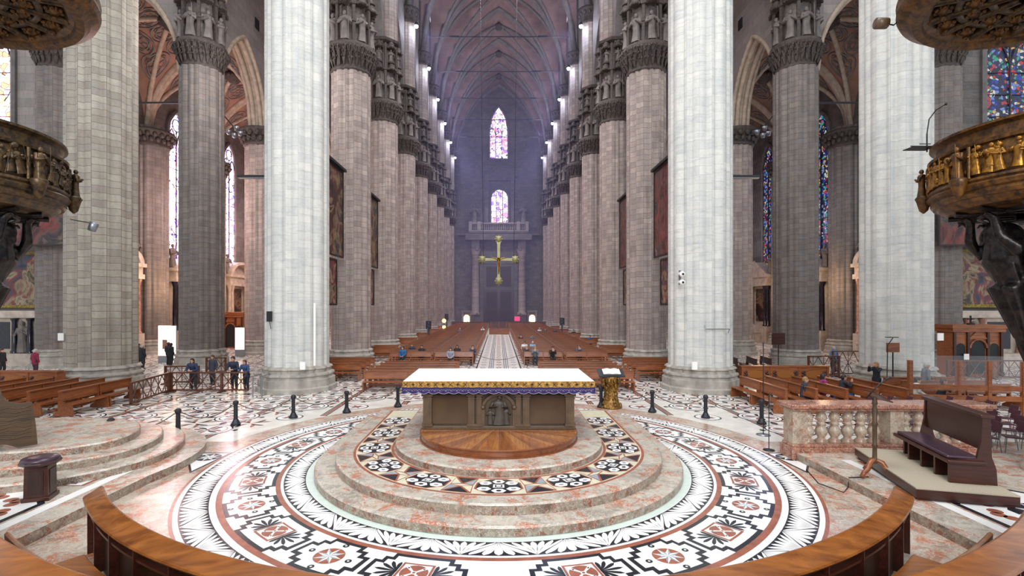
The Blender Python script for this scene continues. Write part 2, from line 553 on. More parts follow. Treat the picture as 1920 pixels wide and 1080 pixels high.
# nave pavement: everything beyond the round floor
Rb = 8.55
arc = [pol(pi - a, Rb, Z1) for a in [(-1.0 + 2.0 * i / 60) * 1.37 for i in range(61)]]
yc = arc[0][1]
b_pts = [(p[0], p[1]) for p in arc]
low = [(-45, 15.9)] + [(x, max(y, 15.9)) for x, y in b_pts] + [(45, 15.9)]
low.sort()
for (xa, ya), (xb, yb) in zip(low[:-1], low[1:]):
    if xb - xa > 1e-4:
        fb.poly([(xa, ya, Z1), (xb, yb, Z1), (xb, YW, Z1), (xa, YW, Z1)], OW)


def nave_ok(x, y, pad=.0):
    return y > 15.9 + pad and sqrt(x * x + (y - CY) ** 2) > Rb + pad


T = 2.0
U = T / 2.7
zz = Z1 + dz
for iy in range(27):
    for ix in range(-18, 19):
        x, y = ix * T, 17.4 + iy * T
        if abs(x) < 1.3 and y > 31: continue
        if abs(x) > 36 or not nave_ok(x, y, .1): continue
        far = y > 48
        if not nave_ok(x, y, 1.2) : 
            if nave_ok(x, y, .55):
                disc(fb, x, y, .5, zz, NV, 18); disc(fb, x, y, .44, zz + dz, WH, 18); star(fb, x, y, .36, zz + 2 * dz, 6, RD, RD)
            continue
        odd = (ix + iy) % 2
        for r, m in ((1.08 * U, NV), (1.0 * U, WH), (.86 * U, RD if odd else NV), (.8 * U, WH)):
            zz += 0
            disc(fb, x, y, r, Z1 + dz * (2 + (0, 1, 2, 3)[(1.08 * U, 1.0 * U, .86 * U, .8 * U).index(r)]), m, 14 if far else 22)
        zt = Z1 + dz * 7
        if far:
            star(fb, x, y, .6 * U, zt, 5, RD, NV)
            continue
        for k in range(8):
            a = 2 * pi * k / 8
            fr = lambda s, t, z, a=a, x=x, y=y: (x + t * cos(a) - s * sin(a), y + t * sin(a) + s * cos(a), z)
            fb.poly([fr(s, t + .12 * U, zt) for s, t in petal(.6 * U, .1 * U, .16 * U if k % 2 else -.16 * U)], NV if k % 2 == odd else RD)
        disc(fb, x, y, .1 * U, zt + dz, RD, 8)
        # scrolls in the corners between the circles
        for sx, sy in ((1, 1), (-1, 1)):
            cx2, cy2 = x + T / 2, y + T / 2
            for k in range(4):
                a = pi / 4 + pi / 2 * k
                fr = lambda s, t, z, a=a: (cx2 + t * cos(a) - s * sin(a), cy2 + t * sin(a) + s * cos(a), z)
                fb.poly([fr(s, t + .08 * U, Z1 + dz) for s, t in petal(.78 * U, .1 * U, .3 * U if sx > 0 else -.3 * U)], NV if sx > 0 else RD)
        for k in range(4):
            a = pi / 2 * k
            fr = lambda s, t, z, a=a, x=x, y=y: (x + t * cos(a) - s * sin(a), y + t * sin(a) + s * cos(a), z)
            fb.poly([fr(s, t + 1.09 * U, Z1 + dz) for s, t in petal(.3 * U, .16 * U, .0)], NV)
# long bands running towards the nave
for x in (-16.2, -13.5, -10.8, -8.1, -5.4, -2.7, 2.7, 5.4, 8.1, 10.8, 13.5, 16.2):
    x += 1.3
    if x > 16: continue
    for xo, w, m in ((-.1, .03, NV), (.1, .03, NV), (0, .05, RD)):
        y0 = 15.95
        if abs(x) < Rb + .1: y0 = max(y0, CY + sqrt((Rb + .12) ** 2 - min(x * x, Rb * Rb)))
        fb.poly([(x + xo - w, y0, Z1 + dz * 1.5), (x + xo + w, y0, Z1 + dz * 1.5), (x + xo + w, 60, Z1 + dz * 1.5), (x + xo - w, 60, Z1 + dz * 1.5)], m)
# central path of grey and white slabs
zp = Z1 + dz * 9
def rect(x0, x1, y0, y1, z, m): fb.poly([(x0, y0, z), (x1, y0, z), (x1, y1, z), (x0, y1, z)], m)
rect(-1.55, 1.55, 31, 73, zp, OW)
for x, w, m in ((-1.5, .05, NV), (1.5, .05, NV), (-.52, .05, GR), (.52, .05, GR), (-.66, .02, NV), (.66, .02, NV), (-.38, .02, NV), (.38, .02, NV)):
    rect(x - w, x + w, 31, 73, zp + dz, m)
for i in range(26):
    y = 31.5 + i * 1.6
    for x in (-1.08, 0, 1.08):
        fb.poly([(x - .22, y, zp + dz), (x, y - .5, zp + dz), (x + .22, y, zp + dz), (x, y + .5, zp + dz)], GR if x else RD)
        fb.poly([(x - .12, y, zp + 2 * dz), (x, y - .3, zp + 2 * dz), (x + .12, y, zp + 2 * dz), (x, y + .3, zp + 2 * dz)], OW)

# the round floor
annulus(fb, 7.72, 7.79, dz, RD)
annulus(fb, 4.6, 7.72, dz, WH)
annulus(fb, 4.6, 5.05, 2 * dz, MT)
palmette_ring(fb, 5.05, 5.58, 26, 2 * dz, pi / 26, 1.35)
annulus(fb, 5.63, 5.74, 2 * dz, RD)
palmette_ring(fb, 7.06, 7.64, 40, 2 * dz)
annulus(fb, 6.82, 6.95, 2 * dz, RD)
rm = 6.28
for sgn in (1, -1):
    for i in range(12):
        deg = 12.5 + 15 * i
        th0 = sgn * radians(deg)
        big = i % 2 == 0
        fr = lambda s, t, z=0: pol(th0 + s / rm, 6.82 - t, z)
        hw, k = (.86, .14) if big else (.70, .15)
        z0 = 3 * dz
        fb.poly([fr(s, t, z0) for s, t in sub(notched(hw, .0, 1.08, k))], NV)
        fb.poly([fr(s, t, z0 + dz) for s, t in sub(notched(hw, .0, 1.08, k, .085))], WH)
        if big:
            for a, m, q in ((.29, RD, 2), (.245, WH, 3)):
                fb.poly([fr(s, .54 + t, z0 + q * dz) for s, t in sub([(-a, -a), (a, -a), (a, a), (-a, a)])], m)
            c = fr(0, .54)
            disc(fb, c[0], c[1], .235, z0 + 4 * dz, RD, 22)
            for kq in range(4):
                a = th0 + pi / 4 + kq * pi / 2
                fb.poly([(c[0] + t * cos(a) - s * sin(a), c[1] + t * sin(a) + s * cos(a), z0 + 5 * dz) for s, t in ((-.014, .0), (-.03, .23), (.03, .23), (.014, 0))], WH)
                fb.poly([(c[0] + t * cos(a) - s * sin(a), c[1] + t * sin(a) + s * cos(a), z0 + 6 * dz) for s, t in ((-.02, .17), (0, .225), (.02, .17))], NV)
            disc(fb, c[0], c[1], .05, z0 + 6 * dz, WH, 10); disc(fb, c[0], c[1], .028, z0 + 7 * dz, RD, 8)
            for sd in (1, -1):
                fr2 = lambda s, t, z, sd=sd: pol(th0 + sd * (.30 + t) / rm, 6.82 - .54 - s, z)
                fan(fb, fr2, NV, z0 + 2 * dz, 7, .40, 1.25, .034, .05)
        else:
            c = fr(0, .54)
            disc(fb, c[0], c[1], .27, z0 + 2 * dz, RD, 22)
            star(fb, c[0], c[1], .27, z0 + 3 * dz, 8, GR, WH, .42, th0)
            for s, t in ((-.42, .54), (.42, .54), (0, .14), (0, .94)):
                c = fr(s, t); disc(fb, c[0], c[1], .06, z0 + 3 * dz, NV, 12); disc(fb, c[0], c[1], .022, z0 + 4 * dz, WH, 8)
# triangle with a star beside the stair
tri = [(-7.75, 14.75), (-9.1, 14.75), (-7.9, 12.95)]
for sc_, m, q in ((1.0, NV, 1), (.86, WH, 2)):
    g = (sum(p[0] for p in tri) / 3, sum(p[1] for p in tri) / 3)
    for mx in (1, -1):
        fb.poly([(mx * (g[0] + (x - g[0]) * sc_), g[1] + (y - g[1]) * sc_, q * dz) for x, y in tri], m)
for mx in (1, -1):
    disc(fb, mx * -8.18, 14.3, .33, 3 * dz, NV, 20); star(fb, mx * -8.18, 14.3, .34, 4 * dz, 8, WH, GR)
floor = fb.build('floor', [M[k] for k in FM], kind='structure', label='polished marble floor inlaid with black, white and red rings', category='floor')
floor['kind'] = 'structure'


# ------------------------------------------------------------------ raised side floors with inlay
def side_floor(mx, nm, lab):
    b = MB(); h = .2
    if mx < 0:
        pts = [(-30, -2), (-8.5, -2), (-8.42, 12.2)] + [(-12.4 + 4.1 * cos(a), 13.3 + 4.1 * sin(a)) for a in [radians(d) for d in range(-8, 91, 7)]] + [(-30, 17.4)]
    else:
        pts = [(30, -2), (8.25, -2), (8.25, 14.05), (30, 14.05)][::-1]
    b.prism(pts, 0, h, 1, 0)
    z = h + dz
    X = lambda x: mx * x
    def q(pts, m, zz=z): b.poly([(X(x), y, zz) for x, y in pts], m)
    q([(9.05, 2), (9.3, 2), (9.3, 13.4), (9.05, 13.4)], 2)
    # panel with octagon, star and red leaves
    for yc in (9.9, 6.9, 4.0):
        cx = 10.75
        for r, m, k in ((1.38, 3, 1), (1.26, 2, 2)):
            q([(cx + r * 1.08 * cos(pi / 8 + i * pi / 4), yc + r * 1.08 * sin(pi / 8 + i * pi / 4)) for i in range(8)], m, z + k * dz)
        q([(cx + .62 * cos(i * pi / 4 + pi / 8), yc + .62 * sin(i * pi / 4 + pi / 8)) for i in range(8)], 3, z + 3 * dz)
        bb = MB(); star(bb, X(cx), yc, .6, z + 4 * dz, 8, 2, 5, .36); b.merge(bb)
        for i in range(8):
            a = i * pi / 4
            for e in (-.16, 0, .16):
                bb = MB(); disc(bb, X(cx + (.98 - abs(e) * .5) * cos(a + e * 1.2)), yc + (.98 - abs(e) * .5) * sin(a + e * 1.2), .13, z + 3 * dz, 4, 12); b.merge(bb)
    for y in (11.9, 12.9) if mx > 0 else (11.9,):
        for r, m, k in ((1.0, 4, 0), (.9, 2, 1), (.72, 3, 2), (.64, 2, 3)):
            q([(10.4 - r, y - .42 * r), (10.4 + r, y - .42 * r), (10.4 + r, y + .42 * r), (10.4 - r, y + .42 * r)], m, z + k * dz)
    o = b.build(nm, [M['breccia_step'], M['breccia_riser'], M['white'], M['navy'], M['red'], M['greym']], kind='structure', label=lab, category='floor')
    return o
side_floor(-1, 'floor', 'raised breccia marble floor with rounded corner under the round stool')
side_floor(1, 'floor', 'raised marble floor strip under the dark bench and stone balustrade')


# ------------------------------------------------------------------ walls and arches
def arch_h(u, half, spring, apex):
    """height of a pointed arch at distance u from its middle"""
    a = half; h = apex - spring
    R = (a * a + h * h) / (2 * a)
    x = min(abs(u), a)
    return spring + sqrt(max(R * R - (x + R - a) ** 2, 0))


def arch_wall(name, mats, axis, plane, a0, a1, half, spring, apex, top, thick, z_foot=None, n=24, rib=True, label=None):
    """wall with one pointed opening; axis 'x': wall runs along x at y=plane"""
    b = MB(); mid = (a0 + a1) / 2
    P = (lambda u, d, z: (u, plane + d, z)) if axis == 'x' else (lambda u, d, z: (plane + d, u, z))
    us = [mid - half + 2 * half * i / n for i in range(n + 1)]
    for d in (-thick / 2, thick / 2):
        lo = [P(u, d, arch_h(u - mid, half, spring, apex)) for u in us]; hi = [P(u, d, top) for u in us]
        b.strip(lo, hi, 0)
        zf = spring - 2.5 if z_foot is None else z_foot
        for ua, ub in ((a0, mid - half), (mid + half, a1)):
            if ub - ua > .01: b.poly([P(ua, d, zf), P(ub, d, zf), P(ub, d, top), P(ua, d, top)], 0)
    b.strip([P(u, -thick / 2, arch_h(u - mid, half, spring, apex)) for u in us], [P(u, thick / 2, arch_h(u - mid, half, spring, apex)) for u in us], 1)
    if rib:
        for d, e, r in ((-thick / 2, .12, .16), (thick / 2, .12, .16), (-thick * .22, -.1, .2), (thick * .22, -.1, .2)):
            b.tube([P(u, d, arch_h(u - mid, half, spring, apex) + e) for u in us], r, 6, 1)
    o = b.build(name, mats, kind='structure')
    if label: o['label'] = label; o['category'] = 'wall'
    return o


wb = MB(); wb.bbox(-46, 46, YW, YW + 1.2, 0, 56)
wb.build('wall_west', M['wall'], kind='structure', label='dark stone end wall of the nave behind the portal', category='wall')
for s, side in ((-1, 'left'), (1, 'right')):
    b = MB(); b.bbox(min(s * WX, s * (WX + 1)), max(s * WX, s * (WX + 1)), 36.6, YW, 0, 31)
    b.build('wall_' + side, M['wall'], kind='structure')
    b = MB(); b.bbox(min(s * (WX - .4), s * 46), max(s * (WX - .4), s * 46), 36.4, 37.4, 0, 30)
    b.build('wall_transept_' + side, M['wall_light'] if s < 0 else M['wall'], kind='structure')
    # nave arcade, aisle arcade, transept arches
    for k in range(9):
        ya, yb = Y1 + k * BAY, Y1 + (k + 1) * BAY
        arch_wall('wall_nave_' + side, [M['wall_light'], M['rib']], 'y', s * (NX + .35), ya, yb, 3.5, 27.0, 33.5, 46.0, 1.3, rib=False)
        if 0 < k < 7:
            arch_wall('wall_aisle_' + side, [M['wall_light'], M['rib_pale']], 'y', s * AX, ya, yb, 3.55, 19.4, 25.6, 33.0, 1.3, z_foot=19.3)
    arch_wall('wall_aisle_' + side, [M['wall_light'], M['rib_pale']], 'x', Y1 + BAY + .2, min(s * WX, s * AX), max(s * WX, s * AX), 4.1, 20.4, 26.9, 36.0, 1.4, z_foot=19.5)
    arch_wall('wall_aisle_' + side, [M['wall_light'], M['rib_pale']], 'x', Y1 + BAY + .2, min(s * NX, s * AX), max(s * NX, s * AX), 4.1, 26.0, 33.5, 44.0, 1.4, z_foot=25.5)


# ------------------------------------------------------------------ vaults
def vault(name, x0, x1, y0, y1, spring, apex_x, apex_y, mw, mr, rib_r, boss=True, nx=20, ny=14, tracery=None, trans=True):
    cx, cy = (x0 + x1) / 2, (y0 + y1) / 2
    a, c = (x1 - x0) / 2, (y1 - y0) / 2
    hx = lambda x: arch_h(x - cx, a, spring, apex_x)
    hy = lambda y: arch_h(y - cy, c, spring, apex_y)
    b = MB()
    g = [[(x0 + (x1 - x0) * i / nx, y0 + (y1 - y0) * j / ny) for i in range(nx + 1)] for j in range(ny + 1)]
    for j in range(ny):
        b.strip([(x, y, max(hx(x), hy(y))) for x, y in g[j]], [(x, y, max(hx(x), hy(y))) for x, y in g[j + 1]], 0, True)
    rb_ = MB()
    # diagonal ribs: where both vault shells meet
    for sy in (1, -1):
        pts = []
        for i in range(25):
            x = x0 + (x1 - x0) * i / 24
            t = (i / 24 - .5) * 2 * sy
            y = cy + c * t
            pts.append((x, y, max(hx(x), hy(y)) - .1))
        rb_.tube(pts, rib_r, 6, 0)
    if trans:
        for q in (-.32, 0, .32):
            rb_.tube([(x0 + (x1 - x0) * i / 28, y1 + q * rib_r * 3, hx(x0 + (x1 - x0) * i / 28) - (.25 if q == 0 else .1)) for i in range(29)], rib_r * 1.25, 6, 0)
    if tracery:
        # painted interlace on the vault shells
        for (px_, py_, r) in tracery:
            for rr in (r, r * .62):
                pts = []
                for i in range(25):
                    x = px_ + rr * cos(2 * pi * i / 24); y = py_ + rr * sin(2 * pi * i / 24)
                    x = min(max(x, x0), x1); y = min(max(y, y0), y1)
                    pts.append((x, y, max(hx(x), hy(y)) - .03))
                rb_.tube(pts, .07, 4, 1)
            for k in range(6):
                x = px_ + r * .5 * cos(k * pi / 3); y = py_ + r * .5 * sin(k * pi / 3)
                pts = [(x + r * .3 * cos(2 * pi * i / 10), y + r * .3 * sin(2 * pi * i / 10)) for i in range(11)]
                pts = [(min(max(u, x0), x1), min(max(v, y0), y1)) for u, v in pts]
                rb_.tube([(u, v, max(hx(u), hy(v)) - .03) for u, v in pts], .05, 4, 1)
    o = b.build(name, mw, kind='structure')
    rb_.build('vault_ribs', [mr, M['rib']], o)
    if boss:
        bs = MB(); z = max(hx(cx), hy(cy))
        bs.lathe([(.15, -1.1), (.45, -.95), (.6, -.7), (.85, -.55), (.9, -.3), (.7, -.1), (.7, .1)], 10, (cx, cy, z))
        for i in range(8): bs.sphere((cx + .85 * cos(i * pi / 4), cy + .85 * sin(i * pi / 4), z - .45), .18, 6, 5)
        bs.build('vault_boss', M['carved'], o)
    return o


for k in range(9):
    o = vault('ceiling_nave', -NX + .6, NX - .6, Y1 + k * BAY, Y1 + (k + 1) * BAY, 36.0, 53.3, 52.0, M['web_nave'], M['rib'], .26)
for s, side in ((-1, 'left'), (1, 'right')):
    for k in range(1, 6):
        ya, yb = Y1 + k * BAY, Y1 + (k + 1) * BAY
        tr = []
        if k < 4:
            xm = s * (AX + WX) / 2
            for u in (-3.2, -1.1, 1.1, 3.2):
                for v in (-3, -1, 1, 3): tr.append((xm + u, (ya + yb) / 2 + v, .98))
        vault('ceiling_aisle', min(s * AX, s * WX), max(s * AX, s * WX), ya, yb, 19.4, 27.2, 26.4, M['web'], M['rib_pale'], .2, k < 3, tracery=tr)
        vault('ceiling_aisle', min(s * NX, s * AX), max(s * NX, s * AX), ya, yb, 26.0, 34.5, 34.0, M['web'], M['rib_pale'], .2, False)
# ------------------------------------------------------------------ pillars
def lobes(R, n=160):
    out = []
    for i in range(n):
        th = 2 * pi * i / n
        r = .74 * R
        for k in range(8):
            a = k * pi / 4 + pi / 8
            for (d, q, off) in ((.745 * R, .255 * R, 0), (.86 * R, .12 * R, pi / 8)):
                da = th - (a + off)
                s2 = q * q - (d * sin(da)) ** 2
                if s2 > 0 and cos(da) > 0: r = max(r, d * cos(da) + sqrt(s2))
        out.append((r * cos(th), r * sin(th)))
    return out


def circ(R, n=160, k=8):
    """octagon-like outline for the base steps"""
    out = []
    for i in range(n):
        th = 2 * pi * i / n
        a = (th + pi / k) % (2 * pi / k) - pi / k
        r = R * (.5 + .5 * cos(pi / k) / cos(a))
        out.append((r * cos(th), r * sin(th)))
    return out


M['skin'] = plain('skin', '#c48f74', .5)


def capsule_union(caps, spheres=(), voxel=.016, name='body', mat=None):
    b = MB()
    for pts, rs in caps: b.tube(pts, rs, 10)
    for pts, rs in caps:
        b.sphere(pts[0], rs[0], 10, 8); b.sphere(pts[-1], rs[-1], 10, 8)
    for c, r, sc in spheres: b.sphere(c, r, 12, 9, 0, sc)
    me = b.mesh(name, [])
    o = bpy.data.objects.new('tmp', me); COL.objects.link(o)
    m = o.modifiers.new('r', 'REMESH'); m.mode = 'VOXEL'; m.voxel_size = voxel; m.use_smooth_shade = True
    s = o.modifiers.new('s', 'SMOOTH'); s.iterations = 3; s.factor = .5
    dg = bpy.context.evaluated_depsgraph_get()
    out = bpy.data.meshes.new_from_object(o.evaluated_get(dg)); out.name = name
    bpy.data.objects.remove(o); bpy.data.meshes.remove(me)
    out.materials.clear(); out.materials.append(mat or M['skin'])
    return out



def figure_mb(h=1.0, seed=0, m=0, k=8):
    """a small robed statue, feet at z=0"""
    r = random.Random(seed); b = MB()
    lean = r.uniform(-.03, .03)
    prof = [(.17, 0), (.16, .08), (.135, .25), (.12, .42), (.125, .52), (.155, .66), (.165, .75), (.12, .81), (.05, .835), (.045, .86)]
    loops = []
    for i, (rr, z) in enumerate(prof):
        lp = []
        for j in range(k * 2):
            a = 2 * pi * j / (k * 2)
            f = 1 + (.13 * sin(a * 5 + seed) * (1 - z) if z < .6 else 0)
            lp.append((h * (rr * f * cos(a) + lean * sin(z * 4)), h * (rr * f * .78 * sin(a)), h * z))
        loops.append(lp)
    b.loft(loops, m, True)
    b.sphere((h * lean, -h * .01, h * .925), h * .068, 8, 6, m, (1, 1.05, 1.25))
    b.sphere((h * lean, -h * .07, h * .92), h * .02, 6, 4, m)
    for sx in (-1, 1):
        el = (sx * h * r.uniform(.19, .23), -h * r.uniform(.0, .1), h * .58)
        hd = (sx * h * r.uniform(.02, .16), -h * r.uniform(.16, .2), h * r.uniform(.55, .72))
        b.tube([(sx * h * .14, 0, h * .77), el, hd], [h * .06, h * .055, h * .035], 6, m)
    if seed % 2: b.tube([(h * .17, -h * .17, 0), (h * .14, -h * .19, h * 1.05)], h * .012, 5, m)
    return b


FIG = [figure_mb(1.0, i).mesh('niche_statue', M['statue']) for i in range(5)]


def place_fig(parent, name, x, y, z, h, face, i):
    o = link(name, FIG[i % 5], parent, (x, y, z), face)
    o.scale = (h, h, h)
    return o


def make_pillar(R, mat, top, cap, lab, loc, upper=None, figures=True, base_h=1.3, grp=None, slim=1.0):
    """cap: None or height of the capital's foot; upper: side towards the nave centre for the slim shaft above"""
    t = thing('stone_pillar', lab, 'pillar', loc, 0, grp, 'thing')
    L = lobes(R)
    sb = MB()
    zt = top if cap is None else cap
    sb.loft([[(x, y, base_h - .1) for x, y in L], [(x, y, zt) for x, y in L]], 0, True)
    sb.build('shaft', mat, t)
    bb = MB(); loops = []
    prof = [(1.26, 0), (1.26, .22), (1.2, .28), (1.2, .62), (1.15, .66), (1.13, .74), (1.18, .82), (1.17, .9), (1.08, .96), (1.07, 1.08), (1.12, 1.14), (1.1, 1.2), (1.0, 1.27), (.98, 1.32)]
    C = circ(R)
    for q, z in prof:
        w = min(1.0, z / 1.3) ** 1.5
        loops.append([(q * (C[i][0] * (1 - w) + L[i][0] * w), q * (C[i][1] * (1 - w) + L[i][1] * w), z * base_h / 1.3) for i in range(len(L))])
    bb.loft(loops, 0, False)
    bb.build('base', M['base'], t)
    if cap is None: return t
    cb = MB(); n = 64
    z0 = cap; R0 = R; R = R * slim
    if upper is None and not figures:      # plain leafy capital
        cb.lathe([(R * .98, 0), (R * 1.08, .1), (R * 1.02, .25), (R * 1.08, .8), (R * 1.28, 1.15), (R * 1.34, 1.25), (R * 1.34, 1.45), (R, 1.5)], 32, (0, 0, z0))
        for row, (rr, zz_) in enumerate(((1.12, .55), (1.24, .95))):
            for i in range(20):
                a = 2 * pi * (i + .5 * row) / 20
                cb.sphere((R * rr * cos(a), R * rr * sin(a), z0 + zz_), .2, 6, 5, 0, (1, 1, 1.3))
        cb.build('capital', M['carved'], t)
        sb2 = MB(); sb2.loft([[(x * .98, y * .98, z0 + 1.45) for x, y in L], [(x * .98, y * .98, top) for x, y in L]], 0, True)
        sb2.build('upper_shaft', mat, t)
        return t
    prof = [(.98, 0), (1.06, .08), (1.0, .2), (1.02, .45), (1.14, .9), (1.2, 1.1), (1.22, 1.35), (1.26, 1.55), (1.26, 1.75), (1.2, 1.85), (1.0, 1.9)]
    cb.loft([[(R * q * (x / R0 * w + (1 - w) * cx_), R * q * (y / R0 * w + (1 - w) * cy_), z0 + z) for (x, y), (cx_, cy_) in zip(L[::2], [(cos(2 * pi * i / 80), sin(2 * pi * i / 80)) for i in range(80)])] for q, z, w in [(q, z, .35 if z < .5 else .12) for q, z in prof]], 0, True)
    rr_ = random.Random(int(loc[0] * 10 + loc[1]))
    for row, (q, zz_, nn, hh) in enumerate(((1.04, .38, 24, .42), (1.13, .72, 26, .42), (1.22, 1.06, 28, .36))):
        for i in range(nn):
            a = 2 * pi * (i + .5 * row) / nn + rr_.uniform(-.04, .04); j = hh * rr_.uniform(.85, 1.2)
            for da in (-.055, .055):
                cb.tube([(R * q * cos(a), R * q * sin(a), z0 + zz_ - .1), (R * (q + .07) * cos(a + da * .6), R * (q + .07) * sin(a + da * .6), z0 + zz_ + j * .6), (R * (q + .16) * cos(a + da), R * (q + .16) * sin(a + da), z0 + zz_ + j), (R * (q + .18) * cos(a + da * 1.4), R * (q + .18) * sin(a + da * 1.4), z0 + zz_ + j * .7)], [.05, .09, .075, .03], 5)
    c = cb.build('capital', M['carved'], t)
    # ring of niches
    nb = MB(); zn = z0 + 1.88
    nb.lathe([(R * .8, 0), (R * .8, 5.2)], 24, (0, 0, zn), 1)
    for i in range(8):
        a = i * pi / 4 + pi / 8
        x, y = R * 1.06 * cos(a), R * 1.06 * sin(a)
        nb.box((x, y, zn + 1.3), (.2, .2, 2.6), a); nb.box((x, y, zn + 1.35), (.3, .3, .12), a); nb.box((x, y, zn + 2.55), (.34, .34, .16), a)
        nb.box((x * .98, y * .98, zn + 3.75), (.17, .17, 2.2), a); nb.box((x, y, zn + 3.0), (.24, .24, .9), a, 0, .3)
        am = i * pi / 4
        # canopies over both tiers
        for zc, q, hh in ((zn + 2.55, 1.04, .95), (zn + 4.45, 1.0, .6)):
            x, y = R * q * cos(am), R * q * sin(am)
            nb.lathe([(.34, 0), (.4, .06), (.36, .2), (.26, .3), (.3, .38), (.14, .6), (.05, hh)], 8, (x, y, zc))
            for j in range(6): nb.sphere((x + .36 * cos(j * pi / 3), y + .36 * sin(j * pi / 3), zc + .02), .1, 5, 4)
        x, y = R * 1.02 * cos(am), R * 1.02 * sin(am)
        nb.lathe([(.28, 0), (.32, .1), (.2, .2)], 8, (x, y, zn + 2.6 + .55), 0)
    nb.lathe([(R * .95, 0), (R * 1.16, .1), (R * 1.2, .3), (R * 1.08, .42), (R * .5, .5)], 8, (0, 0, zn + 5.0), 0, False, pi / 8, pi / 8 + 2 * pi)
    nb.build('niche_ring', [M['carved'], M['pier_dark']], t)
    if figures:
        for i in range(8):
            am = i * pi / 4
            if sin(am) > .5 or (figures == 'near' and False): continue
            place_fig(t, 'niche_statue', R * 1.02 * cos(am), R * 1.02 * sin(am), zn + .05, 1.95, am + pi / 2, i)
            place_fig(t, 'niche_statue', R * 1.0 * cos(am), R * 1.0 * sin(am), zn + 3.2, 1.2, am + pi / 2, i + 2)
    if upper is not None:
        ub = MB(); Lu = lobes(.78, 64); ox = upper * .75
        zu = zn + 5.4
        ub.loft([[(x * 1.25 + ox * .55, y, zu) for x, y in Lu], [(x * 1.25 + ox * .55, y, top - 1.6) for x, y in Lu]], 0, True)
        ub.build('upper_shaft', mat, t)
        uc = MB()
        uc.lathe([(.85, 0), (.95, .1), (.88, .25), (1.0, .9), (1.2, 1.3), (1.22, 1.55), (.9, 1.6)], 16, (ox * .55, 0, top - 1.62), 0, True, 0, 2 * pi, 1.15, 1)
        for i in range(14): uc.sphere((ox * .55 + 1.2 * cos(2 * pi * i / 14), 1.05 * sin(2 * pi * i / 14), top - .65), .17, 5, 4, 0, (1, 1, 1.4))
        uc.build('upper_capital', M['carved'], t)
    else:
        ub = MB(); ub.loft([[(x * .8, y * .8, zn + 5.3) for x, y in L], [(x * .8, y * .8, top) for x, y in L]], 0, True)
        ub.build('upper_shaft', mat, t)
    return t


SIDE = {-1: 'latticed railing', 1: 'gilded lectern'}
PILLARS = {}
for s in (-1, 1):
    nm = SIDE[s]
    t = make_pillar(1.55, M['pier_clean_lit'], 36.2, 20.25, 'huge pale cleaned pillar at the corner of the crossing on the %s side' % nm, (s * 10.32, Y1, 0), -s, grp=None)
    PILLARS[s, 0] = t
    proto = None
    for k in range(1, 9):
        lab = 'clustered stone pillar with statue capital, %s behind the pale crossing pillar in the %s row' % (ORD[k - 1], 'railing-side' if s < 0 else 'lectern-side')
        if proto is None:
            proto = make_pillar(1.36, M['pier'], 36.2, 20.3, lab, (s * NX, Y1 + k * BAY, 0), -s)
            PILLARS[s, k] = proto
        else:
            PILLARS[s, k] = dup(proto, (s * NX, Y1 + k * BAY, 0), 0, lab)
    # transept and aisle pillars
    make_pillar(1.56, M['pier_grey' if s < 0 else 'pier_clean_lit'], 36, 21.4, ('tall beige-grey pillar rising behind the long benches near the gilded pulpit rim' if s < 0 else 'pale pillar with wall plate behind the stone balustrade and bench'), (s * 20.35, Y1, 0), None, False if False else True)
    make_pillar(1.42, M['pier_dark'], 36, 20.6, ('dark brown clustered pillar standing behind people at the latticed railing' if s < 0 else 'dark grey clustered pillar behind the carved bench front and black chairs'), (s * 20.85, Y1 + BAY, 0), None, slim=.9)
    make_pillar(1.42, M['pier_dark'], 30, 20.6, ('dark wall pillar above the large canvases and the person in red' if s < 0 else 'dark wall pillar behind the wooden confessional and gold-framed painting'), (s * 30.9, Y1 + BAY + .2, 0), None, slim=.9)
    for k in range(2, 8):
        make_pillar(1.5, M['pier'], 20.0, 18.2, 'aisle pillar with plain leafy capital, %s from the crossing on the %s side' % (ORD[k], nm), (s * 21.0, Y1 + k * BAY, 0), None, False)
        make_pillar(1.4, M['pier_dark'], 20.0, 18.2, 'half-hidden wall pillar between side altars, %s along the outer wall, %s side' % (ORD[k - 2], nm), (s * (WX - .35), Y1 + k * BAY, 0), None, False)
# ------------------------------------------------------------------ windows
M['st_warm'] = stained('stained_glass_warm', ['#fff6e0', '#ffd890', '#ff9a60', '#fff0f0', '#e8c0ff', '#ffe6b0', '#ffffff', '#ff7050'], 7.0, 2.4)
M['st_violet'] = stained('stained_glass_violet', ['#ffffff', '#f4d8ff', '#b070f0', '#ff9ab8', '#fff4ff', '#6a60ff', '#ffe8d0', '#ffffff', '#f0b0e0', '#ffe0f0'], 9.0, 2.2)
M['st_blue'] = stained('stained_glass_blue', ['#2848d0', '#88a8ff', '#40c0a0', '#e04050', '#1a2a80', '#ffd070', '#ffffff', '#30205a', '#20306a', '#101838', '#182040'], .55, 4.6)
M['st_white'] = stained('stained_glass_white', ['#ffffff', '#ffe8ff', '#ffb8e0', '#e0d0ff', '#ffffff', '#9a70f0', '#fff0c0', '#ff90b8', '#ffffff'], 2.3, 1.7)
M['tracery'] = plain('window_tracery', '#2b2630', .6)
wn = [0]


def lancet(half, z0, z1, spr, n=10):
    """outline (u, z) of a pointed window"""
    pts = [(-half, z0), (half, z0)]
    for i in range(n + 1):
        u = half - 2 * half * i / n
        pts.append((u, arch_h(u, half, spr, z1)))
    return pts


